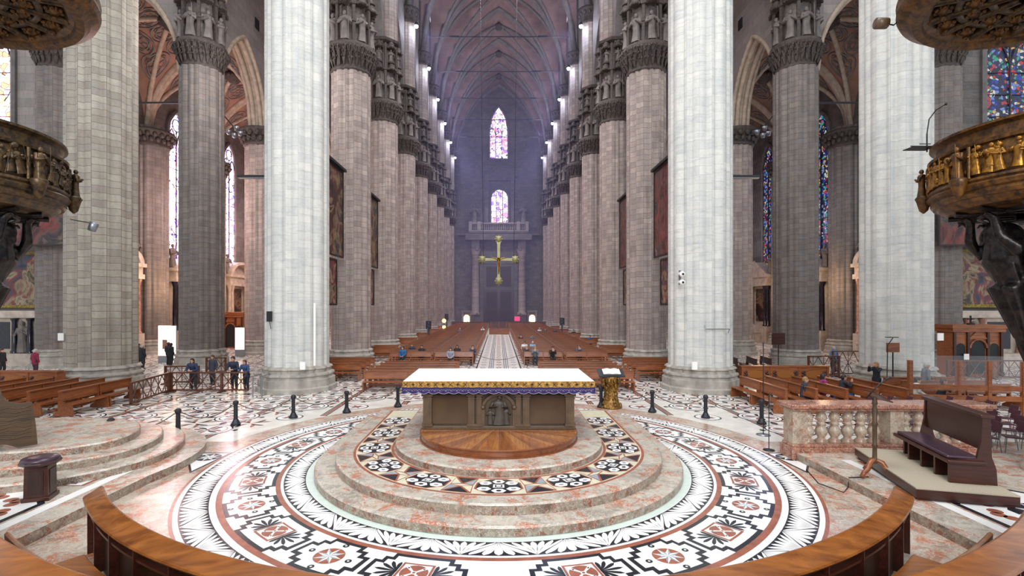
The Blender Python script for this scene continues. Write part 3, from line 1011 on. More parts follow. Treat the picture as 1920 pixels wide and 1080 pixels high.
def gothic_window(P, half, z0, z1, spr, lights, mat, frame=.25, rows=6, oval=False):
    """P(u, d, z): place at u across, d in front of the wall"""
    wn[0] += 1
    fr = MB()
    out = lancet(half, z0, z1, spr)
    if oval:
        out = [(-half, z0), (half, z0)] + [(half * cos(a), spr + (z1 - spr) * sin(a)) for a in [pi * i / 14 for i in range(15)]]
    loop = out + [out[0]]
    fr.tube([P(u, .1, z) for u, z in loop], frame, 6, 0, False)
    o = fr.build('window_%d' % wn[0], M['rib'], kind='structure')
    pn = MB(); pn.poly([P(u, .06, z) for u, z in out], 0); pn.build('pane', mat, o)
    tr = MB()
    for i in range(1, lights):
        u = -half + 2 * half * i / lights
        tr.tube([P(u, .12, z0), P(u, .12, spr + (z1 - spr) * (.2 if not oval else .8))], .07, 5)
    if lights > 1 and not oval:
        w = half / lights
        for i in range(lights):
            u = -half + 2 * w * (i + .5)
            tr.tube([P(u + w * q, .12, arch_h(w * q, w, spr - 1.0, spr + .6)) for q in (-1, -.6, -.2, 0, .2, .6, 1)], .06, 5)
        tr.tube([P(half * .45 * cos(a), .12, spr + (z1 - spr) * .45 + half * .45 * sin(a)) for a in [2 * pi * i / 14 for i in range(15)]], .06, 5)
    for r in range(1, rows):
        z = z0 + (spr - z0) * r / rows
        tr.tube([P(-half, .12, z), P(half, .12, z)], .035, 4)
    tr.build('tracery', M['tracery'], o)
    return o


gothic_window(lambda u, d, z: (u, YW - d, z), 2.15, 36.6, 48.4, 43.0, 3, M['st_white'], .3, 3)
gothic_window(lambda u, d, z: (u + .2, YW - d, z), 2.05, 22.2, 30.1, 27.9, 3, M['st_white'], .3, 4, True)
for s in (-1, 1):
    for k in range(2, 8):
        yc = Y1 + (k + .5) * BAY - .85
        gothic_window(lambda u, d, z: (s * (WX - d), yc + u, z), 1.3, 7.9, 23.0, 20.6, 2, M['st_violet'] if s < 0 else M['st_blue'], .2, 8)
    gothic_window(lambda u, d, z: (s * 36.6 + u, 36.4 - d, z), 1.85, 11.5, 25.0, 22.5, 2, M['st_warm'] if s < 0 else M['st_blue'], .2, 7)

for s in (-1, 1):
    b = MB(); b.bbox(-.04, .04, -.32, .32, -.42, .42); wn[0] += 1
    o = b.build('window_%d' % wn[0], M['blackm'], kind='structure'); o.location = (s * 20.22, 42.4, 27.8)
# ------------------------------------------------------------------ west portal
t = thing('portal_frame', 'stone portal with columns, balcony and pediment around the far dark doors', 'portal', (0, YW, 0), 0, None, 'thing')
pb = MB()
for s in (-1, 1):
    pb.bbox(s * 5.1 - 1.0, s * 5.1 + 1.0, -1.2, 0, 0, 2.2); pb.bbox(s * 5.1 - .85, s * 5.1 + .85, -1.1, 0, 16.2, 20.0)
pb.bbox(-7.3, 7.3, -1.5, 0, 18.6, 20.0); pb.bbox(-9, 9, -1.3, 0, 19.6, 20.1); pb.bbox(-6.6, 6.6, -1.6, 0, 20.1, 20.5)
pb.bbox(-4.2, -3.4, -.8, 0, 0, 14.2); pb.bbox(3.4, 4.2, -.8, 0, 0, 14.2); pb.bbox(-4.2, 4.2, -.8, 0, 13.4, 14.4)
pb.bbox(-3.0, -2.2, -.6, 0, 22, 31.8); pb.bbox(2.6, 3.4, -.6, 0, 22, 31.8); pb.bbox(-3.2, 3.6, -.6, 0, 31.8, 32.6)
pb.add([(-4, -.7, 32.6), (4.3, -.7, 32.6), (.15, -.7, 35.0), (-4, 0, 32.6), (4.3, 0, 32.6), (.15, 0, 35.0)], [(0, 1, 2), (0, 2, 5, 3), (1, 4, 5, 2), (0, 3, 4, 1)])
pb.build('surround', M['wall'], t)
for s in (-1, 1):
    c = MB(); c.lathe([(1.0, 2.2), (1.05, 2.5), (.82, 2.8), (.82, 8), (.74, 15), (.8, 15.1), (.78, 15.3), (1.1, 16.4), (1.15, 16.6)], 18, (s * 5.1, -1.0, 0))
    c.build('column', M['pier'], t)
    place_fig(t, 'statue', s * 5.4, -.9, 22.4, 3.9, 0, 1 + s)
bl = MB(); bl.bbox(-6.3, 6.3, -1.4, -1.1, 22.1, 22.4); bl.bbox(-6.3, 6.3, -1.45, -1.05, 20.5, 20.75)
for i in range(30):
    x = -6.0 + 12 * i / 29
    bl.lathe([(.09, 0), (.16, .4), (.07, .9), (.12, 1.35)], 6, (x, -1.25, 20.75))
for x in (-6.2, -4.3, 4.3, 6.2): bl.bbox(x - .35, x + .35, -1.55, -.95, 20.5, 22.6)
bl.build('balustrade', M['wall_light'], t)
d = MB(); d.bbox(-3.4, 3.4, -.35, 0, 0, 13.4)
d.bbox(-3.2, 3.2, -.6, -.3, 7.6, 8.0)
d.build('door_1', M['walnut'], None, (0, YW, 0), kind='structure', label='tall dark wooden west doors at the end of the nave', category='door')
dd = bpy.data.objects['door_1']
for s in (-1, 1):
    p = MB()
    for z0, z1 in ((.5, 3.2), (3.6, 7.2), (8.4, 12.8)): p.bbox(s * 1.55 - 1.2, s * 1.55 + 1.2, -.48, -.33, z0, z1)
    p.build('door_panel', M['desk_dark'], dd)
# two small lit side doors
for s, x in ((-1, -7.1), (1, 7.4)):
    t = thing('side_doorway', 'small lit doorway beside the west doors, %s' % ('toward the railing side' if s < 0 else 'toward the lectern side'), 'doorway', (x, YW, 0), 0, None, 'thing')
    f = MB(); f.bbox(-1.05, -.7, -.4, 0, 0, 2.9); f.bbox(.7, 1.05, -.4, 0, 0, 2.9); f.bbox(-1.15, 1.15, -.45, 0, 2.7, 3.1); f.build('frame', M['wall_light'], t)
    p = MB(); p.poly([(-.62, -.12, .6), (.62, -.12, .6)] + [(.62 * cos(a), -.12, 1.5 + .62 * sin(a)) for a in [pi * i / 8 for i in range(9)]]); p.build('lit_opening', M['warmlamp'], t)

# tie rods across the nave
for k in range(3, 9):
    b = MB(); y = Y1 + k * BAY
    b.tube([(-8.9, y, 38.4), (8.9, y, 38.4)], .06, 6)
    for s in (-1, 1): b.bbox(s * 5.6 - .6, s * 5.6 + .6, y - .1, y + .1, 38.32, 38.5)
    b.build('tie_rod', M['iron'], None, label='thin iron tie rod across the nave vault, %s from the west window' % ORD[8 - k], category='tie rod', group='tie rods under the nave vault')
for s in (-1, 1):
    for x0, x1, y, z in ((s * 19.4, s * 29.8, Y1 + BAY, 21.0), (s * 19.4, s * 29.8, Y1 + 2 * BAY, 20.2)):
        pass

# ------------------------------------------------------------------ lamps and light
def point(loc, e, col=(1, 1, 1), r=.3, spot=None, aim=None, blend=.6):
    l = bpy.data.lights.new('lamp_or_fill_light', 'SPOT' if spot else 'POINT'); l.energy = e; l.color = col; l.shadow_soft_size = r
    o = bpy.data.objects.new('lamp_or_fill_light', l); COL.objects.link(o); o.location = loc
    if spot:
        l.spot_size = radians(spot); l.spot_blend = blend
        o.rotation_euler = (Vector(aim) - Vector(loc)).to_track_quat('-Z', 'Y').to_euler()
    return o


def area(loc, aim, w, h, e, col=(1, 1, 1)):
    l = bpy.data.lights.new('daylight', 'AREA'); l.shape = 'RECTANGLE'; l.size = w; l.size_y = h; l.energy = e; l.color = col
    o = bpy.data.objects.new('daylight', l); COL.objects.link(o); o.location = loc
    o.rotation_euler = (Vector(aim) - Vector(loc)).to_track_quat('-Z', 'Y').to_euler()
    return o


hb = MB(); hb.lathe([(.05, .35), (.16, .3), (.22, .05), (.2, 0)], 10); hb.tube([(0, 0, .3), (0, 0, .55)], .03, 5)
lh = hb.mesh('lamp_housing', M['iron'])
gb = MB(); gb.sphere((0, 0, 0), .2, 10, 7); lg = gb.mesh('lamp_bulb', M['lamp'])
for s in (-1, 1):
    for k in range(2, 9):
        y = Y1 + k * BAY
        loc = (s * 8.75, y - .95, 34.0)
        t = thing('capital_lamp', 'bright floodlight on the upper capital of the %s pillar, %s row' % (ORD[k - 1], 'railing-side' if s < 0 else 'lectern-side'), 'lamp', loc, 0, 'floodlights on the upper capitals')
        link('housing', lh, t); link('bulb', lg, t, (0, 0, -.08))
        point((s * 7.9, loc[1] - .4, 33.2), 280, (.66, .75, 1.0), .3)
        point((s * 7.7, loc[1] - .3, 35.2), 1500, (.86, .86, 1.0), .3, 120, (-s * 3, loc[1] + 2, 52))

W = bpy.data.worlds.new('daylight'); SC.world = W; W.use_nodes = True
W.node_tree.nodes['Background'].inputs[0].default_value = (.86, .92, 1.0, 1); W.node_tree.nodes['Background'].inputs[1].default_value = 1.0
# daylight from the lantern over the crossing and from the choir windows behind the viewer
area((0, 12, 46), (0, 14, 0), 16, 16, 9000, (1, .98, .96))
area((0, -22, 22), (0, 26, 9), 18, 20, 14000, (.92, .96, 1.0))
# tinted area lights added inside the aisle windows, pink one side, blue opposite
for k in range(2, 7):
    area((-30.6, Y1 + (k + .5) * BAY, 15), (-8, Y1 + (k + .3) * BAY, 8), 2.4, 13, 150 if k < 4 else 900, (1.0, .55, .72))
    area((30.6, Y1 + (k + .5) * BAY, 15), (8, Y1 + (k + .3) * BAY, 8), 4, 13, 260, (.6, .7, 1.0))
# warm accent lights added near the side altars, without any fixture
for s in (-1, 1):
    point((s * 27.5, 44, 6), 500 if s < 0 else 420, (1, .66, .4), 1.0)
    point((s * 27.5, 54, 6), 500 if s < 0 else 420, (1, .66, .4), 1.0)

for k in (1, 2, 3):  # unseen fill lights added to brighten the outer aisle vaults
    point((-26, Y1 + (k + .5) * BAY, 13), 2200, (1, .70, .66), 2.6)
    point((26, Y1 + (k + .5) * BAY, 13), 320, (.72, .76, 1.0), 2.0)
for s in (-1, 1): point((s * 15.5, 31, 20), 1500 if s < 0 else 350, (1, .93, .92), .6)  # fixtureless lights added to lift the upper walls beside the crossing
for s in (-1, 1):
    for k in range(1, 9):
        y = Y1 + k * BAY - 1.4
        point((s * 8.2, y, 33.6), 7000, (.98, .93, .97), .5, 95, (-s * 7, y + 3, 10), .9)  # extra spots added at capital height, aimed down to brighten pillars and pews
# haze in the nave
hz = MB(); hz.bbox(-7.8, 7.8, 44, YW - 3, 1.4, 36)
t = NT('thin_haze'); t.n.remove(t.bsdf)
vs = t.node('ShaderNodeVolumePrincipled', Color=(.5, .5, 1.0, 1), Density=.0026, Anisotropy=.2)
t.t.links.new(vs.outputs[0], t.out.inputs['Volume'])
HAZE = t.mat
o = hz.build('haze', HAZE, kind='stuff', label='thin bluish haze filling the far nave', category='haze')
C = SC.cycles
C.use_denoising = True
C.max_bounces = 6; C.diffuse_bounces = 3; C.glossy_bounces = 3; C.transmission_bounces = 4; C.transparent_max_bounces = 8; C.volume_bounces = 0
C.sample_clamp_indirect = 4.0; C.sample_clamp_direct = 0.0
C.caustics_reflective = False; C.caustics_refractive = False
# ------------------------------------------------------------------ steps, altar, cloth, lectern
def stadium(R, back, n=48, rx=None):
    return [(R * sin(a), CY - R * cos(a)) for a in [(-pi / 2 + pi * i / n) for i in range(n + 1)]] + [(R, back), (-R, back)]


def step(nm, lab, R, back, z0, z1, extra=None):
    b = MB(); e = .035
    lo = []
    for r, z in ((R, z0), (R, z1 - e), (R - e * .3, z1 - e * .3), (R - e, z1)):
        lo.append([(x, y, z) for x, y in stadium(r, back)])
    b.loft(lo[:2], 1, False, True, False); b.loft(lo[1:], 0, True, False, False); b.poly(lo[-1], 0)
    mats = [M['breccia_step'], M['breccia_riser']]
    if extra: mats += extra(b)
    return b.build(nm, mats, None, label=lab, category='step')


step('marble_step', 'lowest and widest rounded marble step under the altar', 4.88, 18.9, .0105, .20)


def inlay(b):
    z = .4202
    def path(r, n=40):
        return [(r * sin(a), CY - r * cos(a)) for a in [(-pi / 2 + pi * i / n) for i in range(n + 1)]]
    def band(r0, r1, zz, m):
        p0 = [(-r0, 18.6)] + path(r0) + [(r0, 18.6)]; p1 = [(-r1, 18.6)] + path(r1) + [(r1, 18.6)]
        b.strip([(x, y, zz) for x, y in p0], [(x, y, zz) for x, y in p1], m)
    band(2.88, 3.93, z, 4); band(2.95, 3.86, z + dz, 5)
    def at(s, r):
        """place at distance s along the middle line, r from it"""
        R = 3.4; q = R * pi / 2
        if abs(s) <= q: a = s / R; return ((R + r) * sin(a), CY - (R + r) * cos(a))
        g = 1 if s > 0 else -1
        return (g * (R + r), CY + abs(s) - q)
    P = 1.62
    for i in range(-5, 6):
        s0 = i * P
        rr_ = .47
        def oc(r, k=8, o=0.0): return [at(s0 + 1.16 * r * cos(o + pi / k + 2 * pi * j / k), r * sin(o + pi / k + 2 * pi * j / k)) for j in range(k)]
        for r, m, k in ((.47, 4, 2), (.435, 3, 3)):
            b.poly([(x, y, z + k * dz) for x, y in oc(r)], m)
        for u, v in ((-.3, .17), (.3, .17), (-.3, -.17), (.3, -.17), (0, .27), (0, -.27)):
            w, h = (.15, .125)
            pts = [(u + w * cos(j * pi / 3), v + h * sin(j * pi / 3)) for j in range(6)]
            b.poly([(*at(s0 + p[0], p[1]), z + 4 * dz) for p in pts], 2)
            b.poly([(*at(s0 + u + (p[0] - u) * .4, v + (p[1] - v) * .4), z + 5 * dz) for p in pts], 7 if u else 3)
        for w, m, k in ((.12, 2, 4), (.08, 3, 5), (.05, 2, 6)):
            b.poly([(*at(s0 + p[0] * w, p[1] * w * .8), z + k * dz) for p in ((-1, -1), (1, -1), (1, 1), (-1, 1))], m)
        if i < 5:
            c = s0 + P / 2
            g = .30; h = .44
            for pts, m in ((((-g, h), (g, h), (0, .06)), 3), (((-g, -h), (g, -h), (0, -.06)), 3), (((-g, h), (0, .06), (-.26, 0)), 7), (((g, h), (0, .06), (.26, 0)), 6),
                           (((-g, -h), (0, -.06), (-.26, 0)), 6), (((g, -h), (0, -.06), (.26, 0)), 7)):
                q = (sum(p[0] for p in pts) / 3, sum(p[1] for p in pts) / 3)
                b.poly([(*at(c + p[0], p[1]), z + 2 * dz) for p in pts], 4)
                b.poly([(*at(c + q[0] + (p[0] - q[0]) * .8, q[1] + (p[1] - q[1]) * .8), z + 3 * dz) for p in pts], m)
    return [M['white'], M['navy'], M['red'], M['cream'], M['cream'], M['greym']]


step('marble_step', 'middle marble step inlaid with a ring of black and white octagons', 4.37, 18.75, .2005, .42, inlay)
step('marble_step', 'topmost narrow marble step carrying the wooden dais', 2.84, 18.4, .4205, .60)

dp = [(2.2 * sin(a), CY + .05 - 2.16 * cos(a)) for a in [(-pi / 2 + pi * i / 40) for i in range(41)]] + [(2.2, 18.0), (-2.2, 18.0)]
db = MB()
sh = lambda k, z: [(x * k, CY + (y - CY) * (k if y < CY else 1), z) for x, y in dp]
db.loft([sh(1.0, .6005), sh(1.0, .635), sh(.985, .645), sh(.985, .755), sh(1.0, .775), sh(1.0, .80), sh(.99, .812)], 1, False, True, False)
for i in range(40):       # radiating boards
    a, c = dp[i], dp[i + 1]
    m = (0, 2, 3)[(i * 7 // 3) % 3]
    db.poly([(a[0] * .99, CY + (a[1] - CY) * .99, .812), (c[0] * .99, CY + (c[1] - CY) * .99, .812), (c[0] * .12, CY + .02, .812), (a[0] * .12, CY + .02, .812)], m)
db.poly([(-2.178, CY + .0, .812), (2.178, CY, .812), (2.178, 18, .812), (-2.178, 18, .812)], 0)
db.build('altar_dais', [M['parquet'], wood('dais_edge', '#5a2a10', '#8a4a20', .22, 'X', 1, .3), wood('dais_board_dark', '#6a3511', '#9a5a26', .2, 'Y', 1, .4), wood('dais_board_light', '#8a4c1c', '#b87a38', .2, 'Y', 1, .4)], None,
         label='half-round polished parquet dais in front of the altar', category='dais')

M['altarpanel'] = plain('altar_panel', '#4a3520', .25, var=.3, vscale=1.6)
# altar
AY0, AY1 = 14.22, 16.5
t = thing('altar', 'stone altar with brown panels and a carved niche, under a white cloth', 'altar', (0, AY0, .813))
b = MB(); b.bbox(-2.05, 2.05, .10, 2.2, 0, 1.14); b.build('body', M['altarstone'], t)
b = MB(); b.bbox(-2.12, 2.12, .0, 2.28, 0, .09); b.bbox(-2.12, 2.12, .02, 2.25, 1.0, 1.14); b.build('plinth_and_cornice', M['altarcol'], t, bevel=.012)
for x, w in ((-2.0, .12), (-.77, .09), (-.55, .07), (.55, .07), (.77, .09), (2.0, .12)):
    p = MB(); p.bbox(x - w, x + w, -.02, .13, .09, 1.0); p.bbox(x - w - .03, x + w + .03, -.05, .13, .09, .16)
    p.bbox(x - w - .02, x + w + .02, -.04, .13, .86, .89); p.bbox(x - w - .04, x + w + .04, -.06, .13, .93, 1.0)
    p.bbox(x - w * .5, x + w * .5, -.03, .0, .2, .82)
    p.build('pilaster', M['altarcol'], t)
b = MB()
for i in range(15):
    a0 = pi * i / 15; a1 = pi * (i + 1) / 15
    for r0, r1, y in ((.40, .48, .0),):
        q = [(r * cos(a), y, .60 + r * .85 * sin(a)) for r, a in ((r0, a0), (r1, a0), (r1, a1), (r0, a1))]
        b.poly(q); b.poly([(x, .1, z) for x, _, z in q]); b.poly([q[0], q[3], (q[3][0], .1, q[3][2]), (q[0][0], .1, q[0][2])])
for s in (-1, 1): b.bbox(s * .44 - .05, s * .44 + .05, -.01, .1, .1, .60); b.sphere((s * .44, -.01, .62), .07, 8, 6)
b.build('niche_arch', M['altarcol'], t)
fg = figure_mb(.82, 2); fg.xf(Matrix.Translation((0, .06, .12)) @ Matrix.Diagonal((1.25, .75, 1, 1)))
fg.merge(figure_mb(.5, 3), Matrix.Translation((.22, .07, .12)) @ Matrix.Diagonal((1.1, .6, 1, 1)))
fg.merge(figure_mb(.45, 4), Matrix.Translation((-.24, .07, .12)) @ Matrix.Diagonal((1.1, .6, 1, 1)))
fg.build('niche_relief', M['relief'], t)
for s in (-1, 1):
    b = MB(); b.bbox(s * 1.38 - .52, s * 1.38 + .52, .06, .12, .13, .96)
    b.build('side_panel', M['altarpanel'], t, bevel=.01)
b = MB(); b.bbox(-2.6, 2.6, -.22, 2.55, 1.145, 1.36); b.build('table_slab', M['altarcol'], t, bevel=.02)

# altar cloth
t = thing('altar_cloth', 'white altar cloth with gold band and scalloped purple fringe', 'altar cloth', (0, AY0, .813))
X1, Ya, Yb, Zt = 2.66, -.27, 2.60, 1.385
b = MB()
per = [(-X1, Ya), (X1, Ya), (X1, Yb), (-X1, Yb)]
b.prism([(-X1 + .02, Ya + .02), (X1 - .02, Ya + .02), (X1 - .02, Yb - .02), (-X1 + .02, Yb - .02)], 1.362, Zt)
b.build('linen_top', M['linen'], t, bevel=.01)


def around(n):
    """points and outward direction along front and both sides"""
    out = []
    for (ax, ay), (bx, by), nx_, ny_ in (((-X1, Yb), (-X1, Ya), -1, 0), ((-X1, Ya), (X1, Ya), 0, -1), ((X1, Ya), (X1, Yb), 1, 0)):
        L = sqrt((ax - bx) ** 2 + (ay - by) ** 2); k = int(n * L)
        for i in range(k): out.append((ax + (bx - ax) * i / k, ay + (by - ay) * i / k, nx_, ny_))
    out.append((X1, Yb, 1, 0))
    return out


ar = around(40)
wave = lambda i, z: .012 * sin(i * .55) * (1.385 - z) / .3
b = MB(); b.strip([(x + nx_ * wave(i, 1.22), y + ny_ * wave(i, 1.22), 1.215) for i, (x, y, nx_, ny_) in enumerate(ar)], [(x, y, 1.387) for x, y, _, _ in ar], 0, True)
gband = b.build('gold_band', M['galloon'], t)
b = MB()
for i in range(26):
    x = -X1 + .1 + (2 * X1 - .2) * i / 25; y = Ya - .012; z = 1.30
    if i % 2:
        for w, h in ((.045, .014), (.014, .045)): b.bbox(x - w, x + w, y - .004, y + .004, z - h, z + h)
    else:
        for q in (1, -1): b.add([(x - .05, y, z - q * .05 - .014), (x - .05, y, z - q * .05 + .014), (x + .05, y, z + q * .05 + .014), (x + .05, y, z + q * .05 - .014)], [(0, 1, 2, 3)])
b.build('woven_cross_pattern', plain('dark_gold_thread', '#5c3a12', .6), gband)
b = MB()
low = []
for i, (x, y, nx_, ny_) in enumerate(ar):
    zz_ = 1.075 - .045 * abs(sin(i * pi / 11))
    low.append((x + nx_ * wave(i, zz_), y + ny_ * wave(i, zz_), zz_))
b.strip(low, [(x + nx_ * wave(i, 1.21), y + ny_ * wave(i, 1.21), 1.225) for i, (x, y, nx_, ny_) in enumerate(ar)], 0, True)
pf = b.build('purple_fringe', M['purple'], t)
b = MB()
b.tube([(x, y, z + .008) for (x, y, z) in low], .007, 4)
for i in range(34):
    x = -X1 + .12 + (2 * X1 - .24) * i / 33
    for s in (-1, 1): b.tube([(x + s * .045 + .03 * cos(a), Ya - .022, 1.135 + .026 * sin(a)) for a in [s * .5 + q * .7 for q in range(7)]], .0032, 4)
    b.tube([(x, Ya - .022, 1.10), (x, Ya - .022, 1.16)], .0032, 4)
b.build('silver_embroidery', M['lace'], pf)

# lectern with book
lp = fl(1145, 764)
t = thing('lectern', 'gilded leaf-carved lectern with a dark slanted top beside the altar', 'lectern', (lp.x, lp.y, .002))
b = MB()
b.lathe([(.46, 0), (.47, .06), (.38, .1), (.34, .3), (.26, .55), (.24, .8), (.28, 1.05), (.36, 1.2), (.40, 1.28), (.3, 1.32)], 18)
r_ = random.Random(3)
for i in range(110):
    z = r_.uniform(.05, 1.25); a = r_.uniform(0, 2 * pi)
    R = .42 - .22 * sin(min(z / 1.25, 1) * pi) * .9
    b.sphere((R * cos(a), R * sin(a), z), r_.uniform(.05, .09), 6, 4, 0, (1, 1, r_.uniform(1.0, 2.2)))
for k in range(5):
    a0 = k * 2 * pi / 5
    b.tube([((.30 - .1 * sin(q / 10 * pi)) * cos(a0 + q * .22), (.30 - .1 * sin(q / 10 * pi)) * sin(a0 + q * .22), .08 + q * .12) for q in range(11)], .055, 6)
b.build('stem', gilt('twisted_leaf_gilding', '#a87a34', '#35240f', .4, 11.0, .6), t)
b = MB(); b.box((0, 0, 0), (1.08, .62, .05)); b.box((0, -.3, .03), (1.08, .03, .06))
b.xf(Matrix.Translation((0, -.02, 1.45)) @ Matrix.Rotation(radians(24), 4, 'X'))
b.build('slanted_top', plain('dark_pewter', '#3c4248', .35, .4), t, bevel=.008)
t2 = thing('open_book', 'open white-paged book lying on the gilded lectern', 'book', (lp.x + .02, lp.y - .02, 1.49))
b = MB()
for s in (-1, 1):
    top = [(s * .36 * i / 8, .0, .03 + .035 * sin(pi * min(i / 8 * 1.2, 1))) for i in range(9)]
    b.strip([(x, -.2, z) for x, _, z in top], [(x, .2, z) for x, _, z in top], 0, True)
    b.strip([(x, -.2, .012) for x, _, z in top], [(x, -.2, z) for x, _, z in top], 0)
    b.strip([(x, .2, .012) for x, _, z in top], [(x, .2, z) for x, _, z in top], 0)
    b.poly([(s * .36, -.2, .012), (s * .36, .2, .012), (s * .36, .2, top[-1][2]), (s * .36, -.2, top[-1][2])])
b.xf(Matrix.Rotation(radians(24), 4, 'X')); b.build('pages', M['paper'], t2)
b = MB(); b.box((0, 0, .005), (.76, .43, .012)); b.xf(Matrix.Rotation(radians(24), 4, 'X')); b.build('cover', M['walnut'], t2)

# bollards and ropes
bb = MB()
bb.lathe([(.17, 0), (.17, .05), (.13, .1), (.10, .16), (.085, .2)], 8, (0, 0, 0), 0, False)
bs_ = bb.mesh('base', M['iron'])
bb = MB(); bb.lathe([(.075, .19), (.07, .7), (.085, .72), (.1, .76), (.1, .82), (.07, .86), (.03, .88)], 8, (0, 0, 0), 0, False)
bp_ = bb.mesh('post', M['iron'])
BOL = [(334, 816), (442, 797), (550, 784), (650, 774), (746, 763), (1127, 764), (1223, 773), (1323, 784), (1428, 795)]
BL = ['beside the star triangle and side stairs', 'second from the side stairs', 'in front of the steel barrier and pale pillar', 'fourth from the side stairs', 'closest to the altar cloth on the stool side',
      'half hidden behind the gilded lectern', 'just past the gilded lectern', 'second past the lectern, before the pale pillar', 'next to the thin microphone stand and balustrade']
bpos = [Vector((-11.75, 15.35, .0))] + [fl(*p) for p in BOL]
BL = ['half hidden behind the curved side stairs'] + BL
for p, l in zip(bpos, BL):
    t = thing('bollard', 'short black iron bollard ' + l, 'bollard', (p.x, p.y, .012), 0, 'bollards around the altar space')
    link('base', bs_, t); link('post', bp_, t)


def rope(a, c, sag, lab, nm='rope', r=.018, mat='rope', grp='ropes between the bollards'):
    b = MB(); n = 14
    b.tube([tuple(Vector(a).lerp(Vector(c), i / n) - Vector((0, 0, sag * 4 * (i / n) * (1 - i / n)))) for i in range(n + 1)], r, 6)
    b.build(nm, M[mat], None, label=lab, category='rope', group=grp)


RL = ['rope sagging from the stair bollard to the star triangle bollard', 'rope sagging between the bollards near the star triangle', 'rope hanging between second and third bollards from the stairs', 'rope hanging in front of the pale pillar base by the barrier', 'rope between the two bollards before the altar cloth',
      None, 'rope from the lectern bollard to the next one', 'rope sagging before the pale pillar past the lectern', 'rope running to the bollard by the balustrade']
for i in range(len(bpos) - 1):
    if RL[i]:
        a, c = bpos[i], bpos[i + 1]; d = (c - a).normalized() * .1
        rope((a.x + d.x, a.y + d.y, .74), (c.x - d.x, c.y - d.y, .74), .3, RL[i])
p = bpos[-1]
rope((p.x + .1, p.y + .05, .74), (10.75, 20.0, .78), .3, 'rope from the last bollard to the transept bench end')
rope((-1.83, 36.34, .88), (1.83, 36.34, .88), .5, 'rope drooping across the head of the central path')
# ------------------------------------------------------------------ curved choir desks in front
DC = [0.0, 15.07]


def dpt(th, r, z, c=None): return (DC[0] + r * sin(th), DC[1] - r * cos(th), z)


def arc_bar(b, a0, a1, prof, n, m=0, smooth=False):
    """sweep a closed (r, z) outline round the arc"""
    b.loft([[dpt(a0 + (a1 - a0) * i / n, r, z) for r, z in prof] for i in range(n + 1)], m, smooth)


def choir_desk(lab, a, Rf, h, width, wid_top):
    t = thing('choir_desk', lab, 'choir desk')
    b = MB()
    top = [(Rf, h - .05), (Rf - .015, h - .02), (Rf, h + .005), (Rf + .03, h + .018), (Rf + wid_top - .03, h - .10), (Rf + wid_top, h - .115), (Rf + wid_top + .01, h - .14), (Rf + wid_top - .01, h - .17), (Rf + wid_top - .05, h - .17), (Rf + .05, h - .07)]
    arc_bar(b, -a, a, top, 96)
    b.build('desk_top', M['desk'], t)
    b = MB(); arc_bar(b, -a + .003, a - .003, [(Rf + .06, .0), (Rf + .1, .0), (Rf + .1, h - .06), (Rf + .06, h - .06)], 96)
    b.build('front_panel', M['desk_dark'], t)
    b = MB(); arc_bar(b, -a + .004, a - .004, [(Rf + .1, h - .36), (Rf + wid_top - .07, h - .36), (Rf + wid_top - .07, h - .325), (Rf + .1, h - .325)], 96)
    b.build('book_shelf', M['walnut'], t)
    n = int(2 * a * Rf / .86)
    for i in range(n + 1):
        th = -a + .006 + (2 * a - .012) * i / n
        d = MB(); w = .014
        d.loft([[dpt(th - w / Rf, r, z) for r, z in ((Rf + .1, .0), (Rf + wid_top - .05, .0), (Rf + wid_top - .05, h - .16), (Rf + .1, h - .06))],
                [dpt(th + w / Rf, r, z) for r, z in ((Rf + .1, .0), (Rf + wid_top - .05, .0), (Rf + wid_top - .05, h - .16), (Rf + .1, h - .06))]])
        if i in (0, n):
            d.build('end_panel', M['walnut'], t)
        else: d.build('divider', M['walnut'], t)
    return t


choir_desk('long curved polished choir desk edging the round inlaid floor', .85, 9.29, 1.10, 0, .27)
DC[1] = 17.26
choir_desk('second curved choir desk behind the bench, cut off by the corners', .86, 12.5, 1.30, 0, .36)
DC[1] = 15.07
t = thing('choir_bench', 'curved wooden choir bench between the two curved desks', 'bench')
b = MB(); A = .705
prof = [(9.70, .46), (9.68, .49), (9.70, .52), (10.1, .51), (10.14, .48), (10.1, .45)]
arc_bar(b, -A, A, prof, 80); b.build('seat', M['desk'], t)
for s in (-1, 1):
    DC[1] = 17.26
    b = MB(); arc_bar(b, s * .31, s * .634, [(12.12, .0), (12.16, .0), (12.22, .95), (12.19, .97), (12.16, .95)], 30); b.build('backrest', M['desk'], t)
    DC[1] = 15.07
for i in range(9):
    th = -A + .03 + (2 * A - .06) * i / 8
    d = MB(); d.loft([[dpt(th + q, r, z) for r, z in ((9.76, 0), (10.15, 0), (10.15, .45), (9.76, .45))] for q in (-.002, .002)]); d.build('leg', M['walnut'], t)

# ------------------------------------------------------------------ pulpits
PX, PY = 13.9, 12.2


